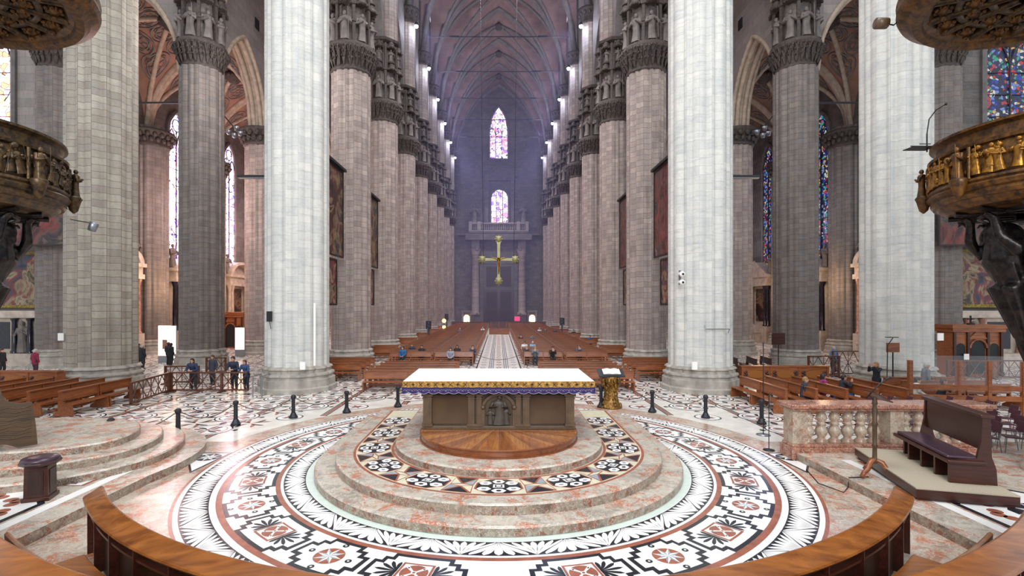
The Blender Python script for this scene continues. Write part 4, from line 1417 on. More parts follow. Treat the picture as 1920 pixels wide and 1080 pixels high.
def pulpit(mx, floor_h):
    lectern_side = mx > 0
    g = M['gilt'] if lectern_side else M['gilt_dark']
    cx, cy = mx * PX, PY
    t = thing('pulpit_pillar', 'slim marble pillar carrying the %s pulpit' % ('gilded' if lectern_side else 'darker'), 'pillar', (cx, cy, floor_h), 0, None, 'thing')
    b = MB(); b.loft([[(x, y, .3) for x, y in lobes(.72, 96)], [(x, y, 30) for x, y in lobes(.72, 96)]], 0, True); b.build('shaft', M['pier_grey'], t)
    b = MB(); b.lathe([(.95, 0), (.95, .12), (.88, .18), (.88, .3), (.8, .36), (.74, .5)], 24, (0, 0, 0)); b.build('base', M['palestone'], t)
    t = thing('pulpit', 'round %s pulpit with relief figures above the %s' % (('gilded bronze', 'dark bench and balustrade') if lectern_side else ('dark bronze', 'side stairs and round stool')), 'pulpit', (cx, cy, 0))
    b = MB()
    b.lathe([(1.0, 6.62), (2.0, 6.62), (2.1, 6.66), (2.35, 6.7), (2.5, 6.8), (2.55, 6.86), (2.62, 6.86), (2.68, 6.95), (2.66, 7.02), (2.72, 7.06), (2.76, 7.14), (2.70, 7.2), (2.74, 7.24), (2.72, 7.30)], 96, (0, 0, 0), 0, False)
    b.build('lower_mouldings', g, t)
    b = MB(); b.lathe([(2.62, 7.28), (2.64, 7.34), (2.66, 7.4), (2.68, 7.7), (2.66, 8.0), (2.62, 8.1), (2.5, 8.14)], 96, (0, 0, 0), 0, True); b.build('drum', g, t)
    b = MB()
    b.lathe([(2.6, 8.04), (2.72, 8.06), (2.74, 8.12), (2.66, 8.16), (2.58, 8.18), (2.56, 8.40), (2.62, 8.44), (2.70, 8.47), (2.70, 8.53), (2.6, 8.56), (2.4, 8.55), (2.38, 8.1), (1.0, 7.9)], 96, (0, 0, 0), 0, False)
    b.build('parapet_rim', g, t)
    # relief of crowded figures
    r_ = random.Random(5 + mx)
    b = MB()
    n = 64
    for i in range(n):
        a = 2 * pi * i / n + r_.uniform(-.015, .015)
        if i % 8 == 0: continue
        h = r_.uniform(.56, .7) if lectern_side else r_.uniform(.45, .66)
        fg = figure_mb(h, i, 0, 4)
        tilt = r_.uniform(-.35, .35) * (1 if not lectern_side else .4)
        b.merge(fg, Matrix.Rotation(a + pi / 2, 4, 'Z') @ Matrix.Translation((0, -2.68, 7.34 + r_.uniform(0, .06))) @ Matrix.Rotation(tilt, 4, 'Y') @ Matrix.Diagonal((1.25, .8, 1, 1)))
    for i in range(90):
        a = r_.uniform(0, 2 * pi); z = r_.uniform(7.4, 8.02)
        b.sphere((2.68 * cos(a), 2.68 * sin(a), z), r_.uniform(.05, .11), 6, 4, 0, (1, 1, .8))
    b.build('relief', M['gilt_bright'] if lectern_side else M['gilt_dark'], t)
    for i in range(8):
        a = 2 * pi * i / 8
        p = MB(); p.merge(figure_mb(.8, i + 1), Matrix.Rotation(a + pi / 2, 4, 'Z') @ Matrix.Translation((0, -2.86, 7.3)))
        p.lathe([(.02, -.42), (.1, -.34), (.16, -.1), (.2, .0), (.17, .05)], 8, (2.82 * cos(a), 2.82 * sin(a), 7.28))
        for q in (-1, 1):
            p.tube([((2.72) * cos(a + q * .055), 2.72 * sin(a + q * .055), z) for z in (7.3, 8.05)], .045, 6)
        p.build('corner_figure', g, t)
    # underside coffers
    b = MB()
    for i in range(16):
        a = 2 * pi * i / 16
        b.tube([(1.1 * cos(a), 1.1 * sin(a), 6.58), (2.3 * cos(a), 2.3 * sin(a), 6.62)], .07, 6)
    b.lathe([(1.6, 6.62), (1.62, 6.54), (1.74, 6.54), (1.76, 6.62)], 48); b.build('underside_ribs', M['bronze'], t)
    # bronze bearers
    for k, az in enumerate((165, 228, 110) if mx > 0 else (15, -48, 70)):
        caps = [([(.85, 0, 2.6), (1.0, 0, 3.2), (1.08, 0, 3.9), (1.14, 0, 4.5), (1.3, 0, 5.0), (1.5, 0, 5.5), (1.5, 0, 5.95)], [.08, .16, .22, .27, .36, .46, .40])]
        sph = [((1.78, .05, 6.12), .22, (1, .9, 1.15)), ((1.97, .05, 6.1), .05, (1.2, .8, 1)), ((1.90, .05, 5.94), .11, (1, .8, 1.2)), ((1.74, .05, 6.2), .25, (.9, 1, .8))]
        for q in (-1, 1):
            caps += [([(1.5, q * .36, 5.95), (1.68, q * .66, 5.62), (1.95, q * .56, 5.95)], [.2, .17, .13]), ([(1.95, q * .56, 5.95), (2.0, q * .45, 6.4)], [.13, .1]),
                     ([(2.0, q * .45, 6.4), (2.12, q * .43, 6.5)], [.1, .07])]
            for f_ in range(4): caps.append(([(2.1, q * (.36 + .05 * f_), 6.5), (2.22, q * (.35 + .055 * f_), 6.54), (2.27, q * (.35 + .055 * f_), 6.46)], [.034, .03, .026]))
            caps.append(([(2.02, q * .36, 6.42), (2.1, q * .28, 6.46)], [.036, .028]))
            # drapery sweeping back from the shoulders
            for e in range(5):
                caps.append(([(1.35 - .06 * e, q * (.30 + .05 * e), 6.0), (1.16 - .03 * e, q * (.48 + .03 * e), 5.5), (1.06, q * (.46 - .02 * e), 4.8 - .05 * e), (1.0, q * (.28 - .03 * e), 4.0 - .15 * e)], [.1, .1, .08, .04]))
            caps += [([(1.2, q * .16, 4.9), (1.52, q * .24, 4.7), (1.30, q * .2, 4.1), (1.12, q * .12, 3.5)], [.22, .2, .14, .09])]
        for e in range(7):
            u = e / 6 * 2 - 1
            caps.append(([(1.86 - .2 * u * u, u * .34, 5.75), (1.66 - .12 * u * u, u * .36, 5.2), (1.42 - .1 * u * u, u * .3, 4.6), (1.2, u * .2, 3.9)], [.03, .06, .055, .03]))
        me = capsule_union(caps, sph, .034, 'bearer_figure', M['bronze'])
        link('bearer_figure', me, t, None, radians(az)).scale = (.93, 1, 1)
    # canopy
    t = thing('pulpit_canopy', 'round %s sounding board with coffered underside above the %s pulpit' % (('gilded carved', 'gilded') if lectern_side else ('brown gilded', 'darker')), 'canopy', (cx, cy, 0))
    H = 12.0
    b = MB()
    b.lathe([(1.0, H + .35), (2.55, H + .3), (2.7, H + .12), (2.82, H + .08), (2.86, H - .02), (3.05, H - .04), (3.12, H + .03), (3.18, H + .12), (3.36, H + .2), (3.42, H + .34), (3.38, H + .5), (3.42, H + .6), (3.3, H + .95), (1.0, H + 1.1)], 96, (0, 0, 0), 0, False)
    b.build('rim', M['gilt'], t)
    b = MB()
    for i in range(16):
        a = 2 * pi * i / 16
        b.tube([(1.0 * cos(a), 1.0 * sin(a), H + .22), (2.72 * cos(a), 2.72 * sin(a), H + .2)], .11, 6)
        if i % 2 == 0: b.tube([(1.0 * cos(a), 1.0 * sin(a), H + .16), (2.72 * cos(a), 2.72 * sin(a), H + .12)], .05, 6)
    for R in (1.45, 2.1): b.lathe([(R - .08, H + .3), (R - .08, H + .16), (R + .08, H + .16), (R + .08, H + .3)], 64)
    b.build('coffer_ribs', M['gilt_dark'], t)
    for i in range(16):
        a = 2 * pi * (i + .5) / 16
        for R, q in ((1.8, 1.0), (2.42, .8)):
            p = MB(); p.lathe([(.0, -.3), (.05, -.28), (.08, -.2), (.05, -.16), (.12, -.1), (.16, 0), (.2, .06), (.08, .1)], 8, (R * cos(a), R * sin(a), H + .2))
            for j in range(6): p.sphere((R * cos(a) + .17 * cos(j * pi / 3), R * sin(a) + .17 * sin(j * pi / 3), H + .18), .07, 5, 4)
            p.build('pendant_rosette', M['gilt'], t)


pulpit(1, .205); pulpit(-1, .805)

# fittings on the pulpits
t = thing('music_stand', 'black wire music stand on the gilded pulpit rim', 'stand', (11.75, 13.9, 8.5))
b = MB(); b.tube([(0, 0, 0), (0, 0, .5)], .02, 6); b.build('pole', M['blackm'], t)
b = MB(); b.box((-.2, 0, .1), (.62, .4, .02)); b.box((-.2, 0, .16), (.5, .02, .02)); b.box((-.05, 0, .22), (.3, .02, .02)); b.build('tray', M['blackm'], t)
b = MB(); b.tube([(0, 0, .5), (.06, 0, .9), (.25, 0, 1.15), (.5, 0, 1.3)], .015, 6); b.sphere((.52, 0, 1.31), .035, 6, 5); b.build('microphone', M['blackm'], t)
t = thing('spotlight', 'small spotlight on a bent arm beside the gilded canopy', 'lamp', (10.9, 14.3, 12.25))
b = MB(); b.tube([(0, 0, 0), (.25, 0, -.05), (.42, 0, .1), (.55, 0, .12)], .02, 6); b.build('arm', M['blackm'], t)
b = MB(); b.lathe([(.0, -.16), (.15, -.15), (.15, .15), (.0, .16)], 12); b.xf(Matrix.Translation((-.1, 0, 0)) @ Matrix.Rotation(pi / 2, 4, 'Y')); b.build('head', M['altarcol'], t)
t = thing('spotlight', 'grey lamp on a thin rod below the dark bronze pulpit', 'lamp', (-11.75, 13.9, 6.65))
b = MB(); b.tube([(0, 0, 0), (.55, 0, -.1)], .012, 6); b.build('arm', M['blackm'], t)
b = MB(); b.lathe([(.0, -.13), (.1, -.12), (.11, .12), (.0, .13)], 12); b.xf(Matrix.Translation((.62, 0, -.2)) @ Matrix.Rotation(.4, 4, 'Y')); b.build('head', M['steel'], t)

# ------------------------------------------------------------------ stairs of the darker pulpit, bench end, stool
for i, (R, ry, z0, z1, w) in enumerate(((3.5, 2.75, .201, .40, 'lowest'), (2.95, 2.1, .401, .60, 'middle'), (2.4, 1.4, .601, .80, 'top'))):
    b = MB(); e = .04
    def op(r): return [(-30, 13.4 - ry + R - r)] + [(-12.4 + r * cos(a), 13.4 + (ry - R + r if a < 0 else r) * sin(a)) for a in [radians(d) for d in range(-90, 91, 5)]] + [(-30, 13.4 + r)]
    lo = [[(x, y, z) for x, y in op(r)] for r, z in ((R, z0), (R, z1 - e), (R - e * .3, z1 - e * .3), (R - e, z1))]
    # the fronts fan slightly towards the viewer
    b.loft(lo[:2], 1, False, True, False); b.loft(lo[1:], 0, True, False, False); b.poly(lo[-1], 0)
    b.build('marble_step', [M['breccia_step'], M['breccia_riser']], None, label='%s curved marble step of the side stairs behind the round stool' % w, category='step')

t = thing('carved_bench', 'tall carved wooden bench end standing on the side stairs', 'bench', (-11.42, 12.55, .81), .7)
b = MB()
out = [(0, .05), (-.03, .5), (-.10, 1.10), (-.36, 1.10), (-.52, 1.16), (-.62, 1.3), (-.68, 1.55), (-1.6, 1.95), (-1.6, .0), (-1.3, .05), (-1.05, .17), (-.8, .2), (-.55, .14), (-.35, .03)]
b.loft([[(x, -.05, z) for x, z in out], [(x, .05, z) for x, z in out]])
b.build('end_panel', M['panelwood'], t, bevel=.012)
b = MB()
for k in range(9):
    b.tube([(-.12 - .13 * i, -.06, .28 + .09 * k + .025 * sin(i * 1.9 + k)) for i in range(10)], .014, 4)
b.build('wave_carving', M['panelwood'], t)
b = MB(); b.bbox(-1.6, -.75, .05, 1.2, .42, .5); b.build('seat', M['panelwood'], t)
b = MB(); b.bbox(-1.6, -.7, 1.2, 1.28, 0, 1.0); b.build('far_end', M['panelwood'], t)

t = thing('stool', 'small round-topped wooden stool with purple cushion before the side stairs', 'stool', (-9.72, 10.75, .204), .35)
b = MB(); b.box((0, 0, .36), (.42, .42, .72), 0, 0, .95)
b.box((0, 0, .04), (.48, .48, .08)); b.build('body', M['walnut'], t, bevel=.01)
b = MB()
for k in range(4):
    a = k * pi / 2
    b.merge(MB().box((0, -.205, .38), (.26, .02, .5)), Matrix.Rotation(a, 4, 'Z'))
b.build('inset_panel', M['desk_dark'], t)
b = MB(); b.lathe([(.24, .72), (.34, .74), (.36, .78), (.34, .81)], 8, (0, 0, 0), 0, False, pi / 8, pi / 8 + 2 * pi); b.build('seat_board', M['walnut'], t)
b = MB(); b.lathe([(.32, .80), (.335, .83), (.31, .87), (.2, .9), (.02, .91)], 24); b.build('cushion', M['leather'], t)
# ------------------------------------------------------------------ dark bench on its platform, candle stand, balustrade
RZB = radians(-15.5)
t = thing('bench_platform', 'low dark wooden platform with beige carpet carrying the cushioned bench', 'platform', (8.75, 10.62, .204), RZB)
b = MB(); b.bbox(0.05, 1.72, .05, 3.1, 0, .2); b.bbox(0, 1.77, 0, 3.15, .06, .24); b.build('base', M['walnut'], t, bevel=.01)
b = MB(); b.bbox(.0, 1.77, .0, 3.15, .24, .265); b.build('carpet', M['carpet'], t)
t = thing('cushioned_bench', 'dark wooden bench with purple cushion and high back on the carpeted platform', 'bench', (8.75, 10.62, .47), RZB)
# bench local frame: length along Y, back at large X
def bench_end(y, full, nm):
    b = MB()
    if full: out = [(1.0, 0), (1.72, 0), (1.70, .35), (1.62, .6), (1.60, 1.42), (1.46, 1.46), (1.44, .95), (1.36, .55), (1.0, .50)]
    else: out = [(.86, 0), (1.5, 0), (1.5, .46), (.86, .46)]
    b.loft([[(x, y - .035, z) for x, z in out], [(x, y + .035, z) for x, z in out]]); b.build(nm, M['walnut'], t, bevel=.008)
bench_end(.62, True, 'end_panel'); bench_end(2.85, True, 'end_panel')
for y in (1.15, 1.72, 2.3): bench_end(y, False, 'leg')
bench_end(.60, False, 'leg')
b = MB(); b.bbox(.80, 1.5, .50, 2.95, .42, .50); b.build('seat', M['walnut'], t, bevel=.02)
b = MB(); b.bbox(.84, 1.44, .62, 2.85, .50, .575); b.build('cushion', M['leather'], t, bevel=.03)
b = MB(); b.bbox(1.47, 1.53, .6, 2.87, .72, 1.42); b.build('backrest', M['walnut'], t, bevel=.008)
b = MB(); b.bbox(1.40, 1.66, .54, 2.93, 1.42, 1.5); b.build('top_rail', M['walnut'], t, bevel=.02)

t = thing('reading_stand', 'slender turned wooden reading stand on three scrolled feet by the bench platform', 'stand', (8.98, 12.1, .204))
b = MB(); b.lathe([(.05, .32), (.075, .36), (.05, .42), (.045, .7), (.065, .74), (.045, .78), (.05, 1.2), (.07, 1.26), (.045, 1.32), (.06, 1.6), (.04, 1.68), (.06, 1.75), (.03, 1.9)], 12)
b.build('pole', M['panelwood'], t)
for k in range(3):
    a = radians(200 + 120 * k)
    f = MB(); f.tube([(.04 * cos(a), .04 * sin(a), .4), (.14 * cos(a), .14 * sin(a), .36), (.24 * cos(a), .24 * sin(a), .2), (.36 * cos(a), .36 * sin(a), .14), (.44 * cos(a), .44 * sin(a), .06), (.38 * cos(a), .38 * sin(a), .045)], [.05, .06, .055, .05, .05, .045], 8)
    f.build('scrolled_foot', M['oak'], t)
b = MB(); b.box((0, 0, 0), (.5, .36, .025)); b.xf(Matrix.Translation((.08, 0, 1.92)) @ Matrix.Rotation(radians(28), 4, 'Y')); b.build('tray', M['walnut'], t)
t = thing('boom_microphone', 'black microphone on a bent arm clipped to the reading stand', 'microphone', (8.98, 12.1, 1.98))
b = MB(); b.tube([(0, 0, 0), (-.12, 0, .16), (-.2, .0, .1), (.1, 0, .42), (.28, 0, .55)], .014, 6); b.build('arm', M['blackm'], t)
b = MB(); b.tube([(.26, 0, .54), (.38, 0, .6)], .028, 8); b.build('head', M['blackm'], t)
# black cable on the floor
b = MB(); b.tube([(8.02, 13.2, .012), (7.7, 12.2, .012), (7.9, 11.6, .012), (8.2, 11.9, .012), (8.3, 12.0, .215), (8.8, 12.05, .215)], .012, 5)
b.build('cable', M['blackm'], None, label='thin black cable trailing from the reading stand over the marble', category='cable')

t = thing('balustrade', 'red and beige marble balustrade with bulging balusters behind the cushioned bench', 'balustrade', (8.2, 14.1, .002))
b = MB(); b.bbox(-.06, 5.5, -.06, .58, 0, .34); b.bbox(-.02, 5.46, -.02, .54, .34, .42); b.build('plinth', M['redcol'], t, bevel=.015)
b = MB(); b.bbox(-.06, 5.5, -.08, .6, 1.36, 1.42); b.bbox(-.12, 5.55, -.14, .66, 1.42, 1.54); b.build('hand_rail', M['redcol'], t, bevel=.03)
for x0, x1 in ((0, .42), (2.72, 3.1), (5.0, 5.4)):
    p = MB(); p.bbox(x0, x1, .02, .5, .42, 1.36); p.build('pedestal', M['warmbreccia'], t, bevel=.01)
bl = MB(); bl.lathe([(.15, .42), (.15, .48), (.10, .52), (.09, .56), (.15, .66), (.165, .74), (.13, .84), (.085, .90), (.12, .92), (.12, .97), (.085, .99), (.13, 1.06), (.145, 1.13), (.11, 1.22), (.075, 1.27), (.14, 1.31), (.14, 1.36)], 14)
bm_ = bl.mesh('baluster', M['warmbreccia'])
for x in (.56, .94, 1.31, 1.68, 2.05, 2.42, 3.30, 3.68, 4.06, 4.44, 4.82): link('baluster', bm_, t, (x, .26, 0))

# ------------------------------------------------------------------ pews
def make_pew(L, lab, grp, simple=False):
    t = thing('church_pew', lab, 'pew', (0, 0, 0), 0, grp)
    h = L / 2
    b = MB(); b.loft([[(x, .30, .56), (x, .36, .94), (x, .33, .96), (x, .27, .57)] for x in (-h, h)]); b.bbox(-h - .02, h + .02, .27, .40, .93, .97)
    back = b
    s = MB(); s.bbox(-h, h, -.14, .27, .43, .47); s.bbox(-h, h, .36, .60, .66, .69)
    k = MB(); k.bbox(-h + .05, h - .05, .56, .74, .17, .23)
    legs = []
    for x in (-h + .04, 0, h - .04) if L > 2.2 else (-h + .04, h - .04):
        l = MB(); l.loft([[(x + q, y, z) for y, z in ((-.16, 0), (.62, 0), (.58, .12), (.42, .2), (.40, .95), (.30, .95), (.26, .46), (-.12, .43))] for q in (-.03, .03)])
        legs.append(l)
    if simple:
        b.merge(s); b.merge(k)
        for l in legs: b.merge(l)
        o = b.build('church_pew', M['oak'], None, label=lab, category='pew', group=grp)
        bpy.data.objects.remove(t)
        return o
    back.build('backrest', M['oak'], t); s.build('seat', M['oak'], t); k.build('kneeler', M['oak'], t)
    for l in legs: l.build('leg', M['oak'], t)
    return t


class Pews:
    def __init__(s, L, grp, simple=False): s.L, s.grp, s.simple, s.p = L, grp, simple, None
    def put(s, x, y, rz, lab, grp=None):
        if s.p is None:
            s.p = make_pew(s.L, lab, grp or s.grp, s.simple); o = s.p; o.location = (x, y, .03); o.rotation_euler.z = rz
            return o
        return dup(s.p, (x, y, .03), rz, lab, grp or s.grp)


SN = {-1: 'railing side', 1: 'lectern side'}
P46, P34, P28, P30, P22, P19 = Pews(4.4, 'pews facing the altar'), Pews(3.0, 'pews between the first pillars'), Pews(2.8, 'pews beside the central path'), Pews(3.0, 'pews of the outer nave blocks'), Pews(2.0, 'pews between the nave pillars'), Pews(1.85, 'benches in the transepts')
F28, F30, F22 = Pews(2.8, 'pews beside the central path', True), Pews(3.0, 'pews of the outer nave blocks', True), Pews(2.0, 'pews between the nave pillars', True)
for s in (-1, 1):
    for i in range(5):
        P46.put(s * 4.55, 25.15 + i * 1.15, 0, 'wide brown pew, %s row behind the altar, on the %s' % (ORD[i], SN[s]))
    for i in range(4):
        P34.put(s * 9.35, 28.6 + i * 1.05, 0, 'short brown pew, %s row between the pale and second pillar, %s' % (ORD[i], SN[s]))
    for i in range(48):
        y = 36.0 + i * 1.22
        far = y > 58
        lab = 'brown wooden pew beside the central path, %s row from the crossing, %s'
        if not (y > 71.5 and False): (F28 if far else P28).put(s * 3.2, y, 0, lab % (ORD[i], SN[s]))
        (F30 if far else P30).put(s * 6.3, y, 0, 'brown wooden pew in the outer block, %s row from the crossing, %s' % (ORD[i], SN[s]))
    for k in range(1, 6):
        for i in range(3):
            y = Y1 + k * BAY + 3.2 + i * 1.4
            (F22 if k > 3 else P22).put(s * 9.3, y, 0, 'short pew between nave pillars, %s row of the %s bay, %s' % (ORD[i], ORD[k], SN[s]))
for r in range(5):
    for j in range(2):
        P19.put(-16.5 - 1.2 * r, 20.35 + 1.9 * j, pi / 2, 'transept bench on the railing side, %s row from the bollards, %s end' % (ORD[r], ('stair', 'pillar')[j]))
for r in range(5):
    for j in range(2):
        P19.put(11.0 + 1.2 * r, 20.9 + 1.9 * j, -pi / 2, 'transept bench on the lectern side, %s row from the bollards, %s end' % (ORD[r], ('balustrade', 'pillar')[j]))


def carved_front(x0, x1, y, lab):
    t = thing('carved_kneeler_front', lab, 'kneeler', ((x0 + x1) / 2, y, .003))
    h = (x1 - x0) / 2; n = max(2, int((x1 - x0) / 1.3))
    b = MB(); b.bbox(-h, h, -.06, .06, .35, 1.16); b.bbox(-h - .05, h + .05, -.1, .25, 1.16, 1.22)
    for x in [-h + .04 + (2 * h - .08) * i / n for i in range(n + 1)]: b.bbox(x - .05, x + .05, -.09, .4, 0, 1.16)
    b.bbox(-h, h, -.09, .06, .35, .45)
    b.build('frame', M['oak'], t)
    for i in range(n):
        x = -h + 2 * h * (i + .5) / n; w = h / n
        p = MB()
        p.loft([[(x + w * .62 * cos(a), yy, .8 + .2 * sin(a)) for a in [2 * pi * q / 12 for q in range(12)]] for yy in (-.09, -.05)])
        p.build('oval_panel', M['gilt_bright'] if False else plain('honey_oak', '#8a5420', .4) if i == 0 else bpy.data.materials['honey_oak'], t)
        c = MB()
        for q in (-1, 1):
            for a in range(5): c.sphere((x + q * w * .72 + .05 * cos(a * 1.256), -.075, .8 + .13 * sin(a * 1.256)), .07, 6, 4, 0, (1, .5, 1))
        c.build('carved_rosettes', M['walnut'], t)


carved_front(-24.7, -20.6, 23.7, 'carved wooden kneeler front with oval panels behind the side benches')
carved_front(12.3, 16.7, 25.7, 'carved wooden kneeler front with oval panels before the dark grey pillar')

# ------------------------------------------------------------------ latticed railing
def lattice(x0, y0, x1, y1, lab, h=1.0, n=None, mat='railwood'):
    L = sqrt((x1 - x0) ** 2 + (y1 - y0) ** 2)
    t = thing('lattice_railing', lab, 'railing', (x0, y0, .003), atan2(y1 - y0, x1 - x0))
    n = n or max(2, round(L / .62))
    b = MB(); b.bbox(0, L, -.05, .05, h - .07, h); b.build('top_rail', M[mat], t)
    b = MB(); b.bbox(0, L, -.04, .04, .08, .15); b.build('bottom_rail', M[mat], t)
    for i in range(0, n + 1, 4 if n > 5 else n):
        x = min(max(L * i / n, .05), L - .05)
        p = MB(); p.bbox(x - .05, x + .05, -.05, .05, 0, h - .06); p.bbox(x - .07, x + .07, -.3, .3, 0, .07); p.build('post', M[mat], t)
    b = MB()
    for i in range(n):
        xa, xb = L * i / n, L * (i + 1) / n
        b.tube([(xa, 0, .12), (xb, 0, h - .05)], .025, 4, 0, False); b.tube([(xa, .02, h - .05), (xb, .02, .12)], .025, 4, 0, False)
        b.tube([((xa + xb) / 2, 0, .12), ((xa + xb) / 2, 0, h - .05)], .022, 4, 0, False)
    b.build('lattice', M[mat], t)


lattice(-16.2, 25.0, -12.4, 25.0, 'crossed-slat wooden railing where people lean, before the dark pillar')
lattice(-15.7, 21.6, -16.2, 24.9, 'crossed-slat wooden railing running back beside the long side benches')
lattice(-18.2, 27.6, -16.3, 27.6, 'crossed-slat wooden railing standing behind the grey pillar base')
lattice(-18.5, 32.0, -17.2, 32.0, 'short dark railing glimpsed between the dark pillar and the pale one')
lattice(20.4, 31.0, 25.0, 31.0, 'dark spindle railing behind the photographing woman', 1.5)
lattice(18.3, 30.0, 20.2, 30.0, 'dark barrier beside the dark grey pillar base', 1.3)
lattice(26.0, 29.4, 30.6, 29.4, 'dark low railing before the wooden confessional', 1.1)

t = thing('steel_barrier', 'grey tubular steel barrier beside the pale pillar base', 'barrier', (-11.45, 23.6, .003))
for x in (0, .42):
    p = MB(); p.tube([(x, 0, 0), (x, 0, 1.0)], .03, 8); p.build('post', M['steel'], t)
    p = MB(); p.tube([(x, .8, 0), (x, .8, 1.0)], .03, 8); p.build('post', M['steel'], t)
    p = MB(); p.tube([(x, 0, .98), (x, .8, .98)], .025, 8); p.build('rail', M['steel'], t)

# ------------------------------------------------------------------ end of the nave
t = thing('nave_barrier', 'low dark wooden barrier across the far nave before the west doors', 'barrier', (0, 97.5, .003))
b = MB(); b.bbox(-9.0, 9.0, -.1, .1, 0, 1.0); b.bbox(-9.0, 9.0, -.16, .16, 1.0, 1.1); b.build('panel', M['railwood'], t)
for i in range(13):
    x = -9 + 18 * i / 12; p = MB(); p.bbox(x - .1, x + .1, -.14, .14, 0, 1.15); p.build('post', M['oak'], t)
t = thing('entrance_desk', 'wooden desk closing the far end of the central path', 'desk', (.1, 74.2, .02))
b = MB(); b.bbox(-1.5, 1.5, -.3, .3, 0, .95); b.build('body', M['oak'], t); b = MB(); b.bbox(-1.6, 1.6, -.4, .4, .95, 1.05); b.build('top', M['railwood'], t)

# loudspeakers on poles
for x, y, h, l in ((-7.95, 57.4, 2.5, 'nearer one, railing side'), (-8.2, 80, 2.9, 'far one, railing side'), (7.95, 63.5, 2.7, 'lectern side')):
    t = thing('loudspeaker', 'black loudspeaker on a thin pole among the pews, ' + l, 'loudspeaker', (x, y, .003))
    b = MB(); b.tube([(0, 0, 0), (0, 0, h)], .04, 6); b.lathe([(.3, 0), (.3, .04), (.05, .06)], 10); b.build('pole', M['blackm'], t)
    b = MB(); b.bbox(-.28, .28, -.2, .2, h - .9, h); b.build('box', M['blackm'], t)
    b = MB()
    for z in (h - .28, h - .64): b.lathe([(.0, .0), (.17, .02), (.19, .0)], 12, (0, 0, 0)); b.xf(Matrix.Translation((0, -.21, z)) @ Matrix.Rotation(pi / 2, 4, 'X'), len(b.v) - 36)
    b.build('speaker_cone', M['iron'], t)
t = thing('candle_stand', 'stand of glowing candles by the far railing-side pillars', 'candle stand', (-8.3, 77, .003))
b = MB(); b.tube([(0, 0, 0), (0, 0, 1.7)], .05, 6); b.box((0, 0, .7), (.9, .5, .06)); b.build('stand', M['iron'], t)
b = MB(); b.sphere((0, 0, 1.9), .3, 8, 6); b.build('flame', M['candle'], t)
b = MB(); b.sphere((0, 0, .95), .26, 8, 6); b.build('flame', M['candle'], t)
b = MB(); b.bbox(-.5, .5, -.05, .05, 0, .8); o = b.build('exit_sign', M['exitred'], None, label='small glowing red sign near the west doors', category='sign'); o.location = (3.6, 98.5, 1.25)

# ------------------------------------------------------------------ stacking chairs
def make_chair(lab):
    t = thing('stacking_chair', lab, 'chair', (0, 0, 0), 0, 'wine-red chairs behind the balustrade')
    b = MB(); b.loft([[(x, -.22, .44), (x, .2, .42), (x, .2, .45), (x, -.22, .47)] for x in (-.22, .22)]); b.build('seat', M['redfab'], t, bevel=.01)
    b = MB(); b.loft([[(x, .2, .60), (x, .27, .90), (x, .29, .90), (x, .22, .60)] for x in (-.22, .22)]); b.build('backrest', M['redfab'], t, bevel=.01)
    for x in (-.21, .21):
        f = MB(); f.tube([(x, -.24, 0), (x, -.2, .44)], .013, 6); f.build('leg', M['steel'], t)
        f = MB(); f.tube([(x, .26, 0), (x, .2, .44), (x, .28, .88)], .013, 6); f.build('leg', M['steel'], t)
    return t


ch = None
for c in range(6):
    for r in range(6):
        x, y = 13.55 + c * .74 + (r % 2) * .04, 14.85 + r * .82
        if x > 17.9: continue
        lab = 'wine-red stacking chair, %s column from the altar, %s row behind the balustrade' % (ORD[c], ORD[r])
        if ch is None:
            ch = make_chair(lab); ch.location = (x, y, .003); ch.rotation_euler.z = -pi / 2 - .3
        else: dup(ch, (x, y, .003), -pi / 2 - .3 + rnd.uniform(-.06, .06), lab)

t = thing('glass_screen', 'glass screen between square wooden posts above the side benches', 'screen', (16.4, 20.2, .003))
for i, (x, y) in enumerate(((0, 0), (1.75, -.2), (2.75, -.4), (3.9, -.6))):
    p = MB(); p.bbox(x - .07, x + .07, y - .07, y + .07, 0, 2.1); p.build('post', M['oak'], t)
b = MB(); b.add([(0, 0, .9), (3.9, -.6, .9), (3.9, -.6, 2.3), (0, 0, 2.3), (0, .02, .9), (3.9, -.58, .9), (3.9, -.58, 2.3), (0, .02, 2.3)], [(0, 1, 2, 3), (7, 6, 5, 4), (0, 3, 7, 4), (1, 5, 6, 2), (3, 2, 6, 7), (0, 4, 5, 1)])
b.build('pane', M['glass'], t)
for z in (.55, .95):
    b = MB(); b.add([(-.0, -.04, z), (3.9, -.64, z), (3.9, -.64, z + .2), (0, -.04, z + .2), (0, .04, z), (3.9, -.56, z), (3.9, -.56, z + .2), (0, .04, z + .2)], [(0, 1, 2, 3), (7, 6, 5, 4), (3, 2, 6, 7), (0, 4, 5, 1), (0, 3, 7, 4), (1, 5, 6, 2)])
    b.build('plank', M['oak'], t)
for k in range(3):
    for j in range(2):
        P19.put(18.6 + 1.9 * j, 20.9 + 1.0 * k, 0, 'bench behind the glass screen, %s row, %s half' % (ORD[k], ('pillar', 'outer')[j]), 'benches behind the glass screen')

# black chairs and dark benches far behind
bc = Pews(2.0, 'dark benches by the dark grey pillar')
mk = M['oak']; M['oak'] = M['walnut']
for k in range(4): bc.put(13.6 + 1.05 * k, 32.2 + .3 * (k % 2), -pi / 2 - .2, 'black-brown bench on the transept floor beside the dark pillar, %s from the pale pillar' % ORD[k])
M['oak'] = mk
# ------------------------------------------------------------------ paintings
PAL = [['#1a1410', '#3a2418', '#7a2a1c', '#c8a878', '#2a3444', '#6a4a2c'], ['#20242e', '#4a5a72', '#a83a32', '#e0c89a', '#3a2a20', '#b8904a'], ['#2a1a18', '#5a2a24', '#b04038', '#8a6a5a', '#382a34', '#d0a890']]


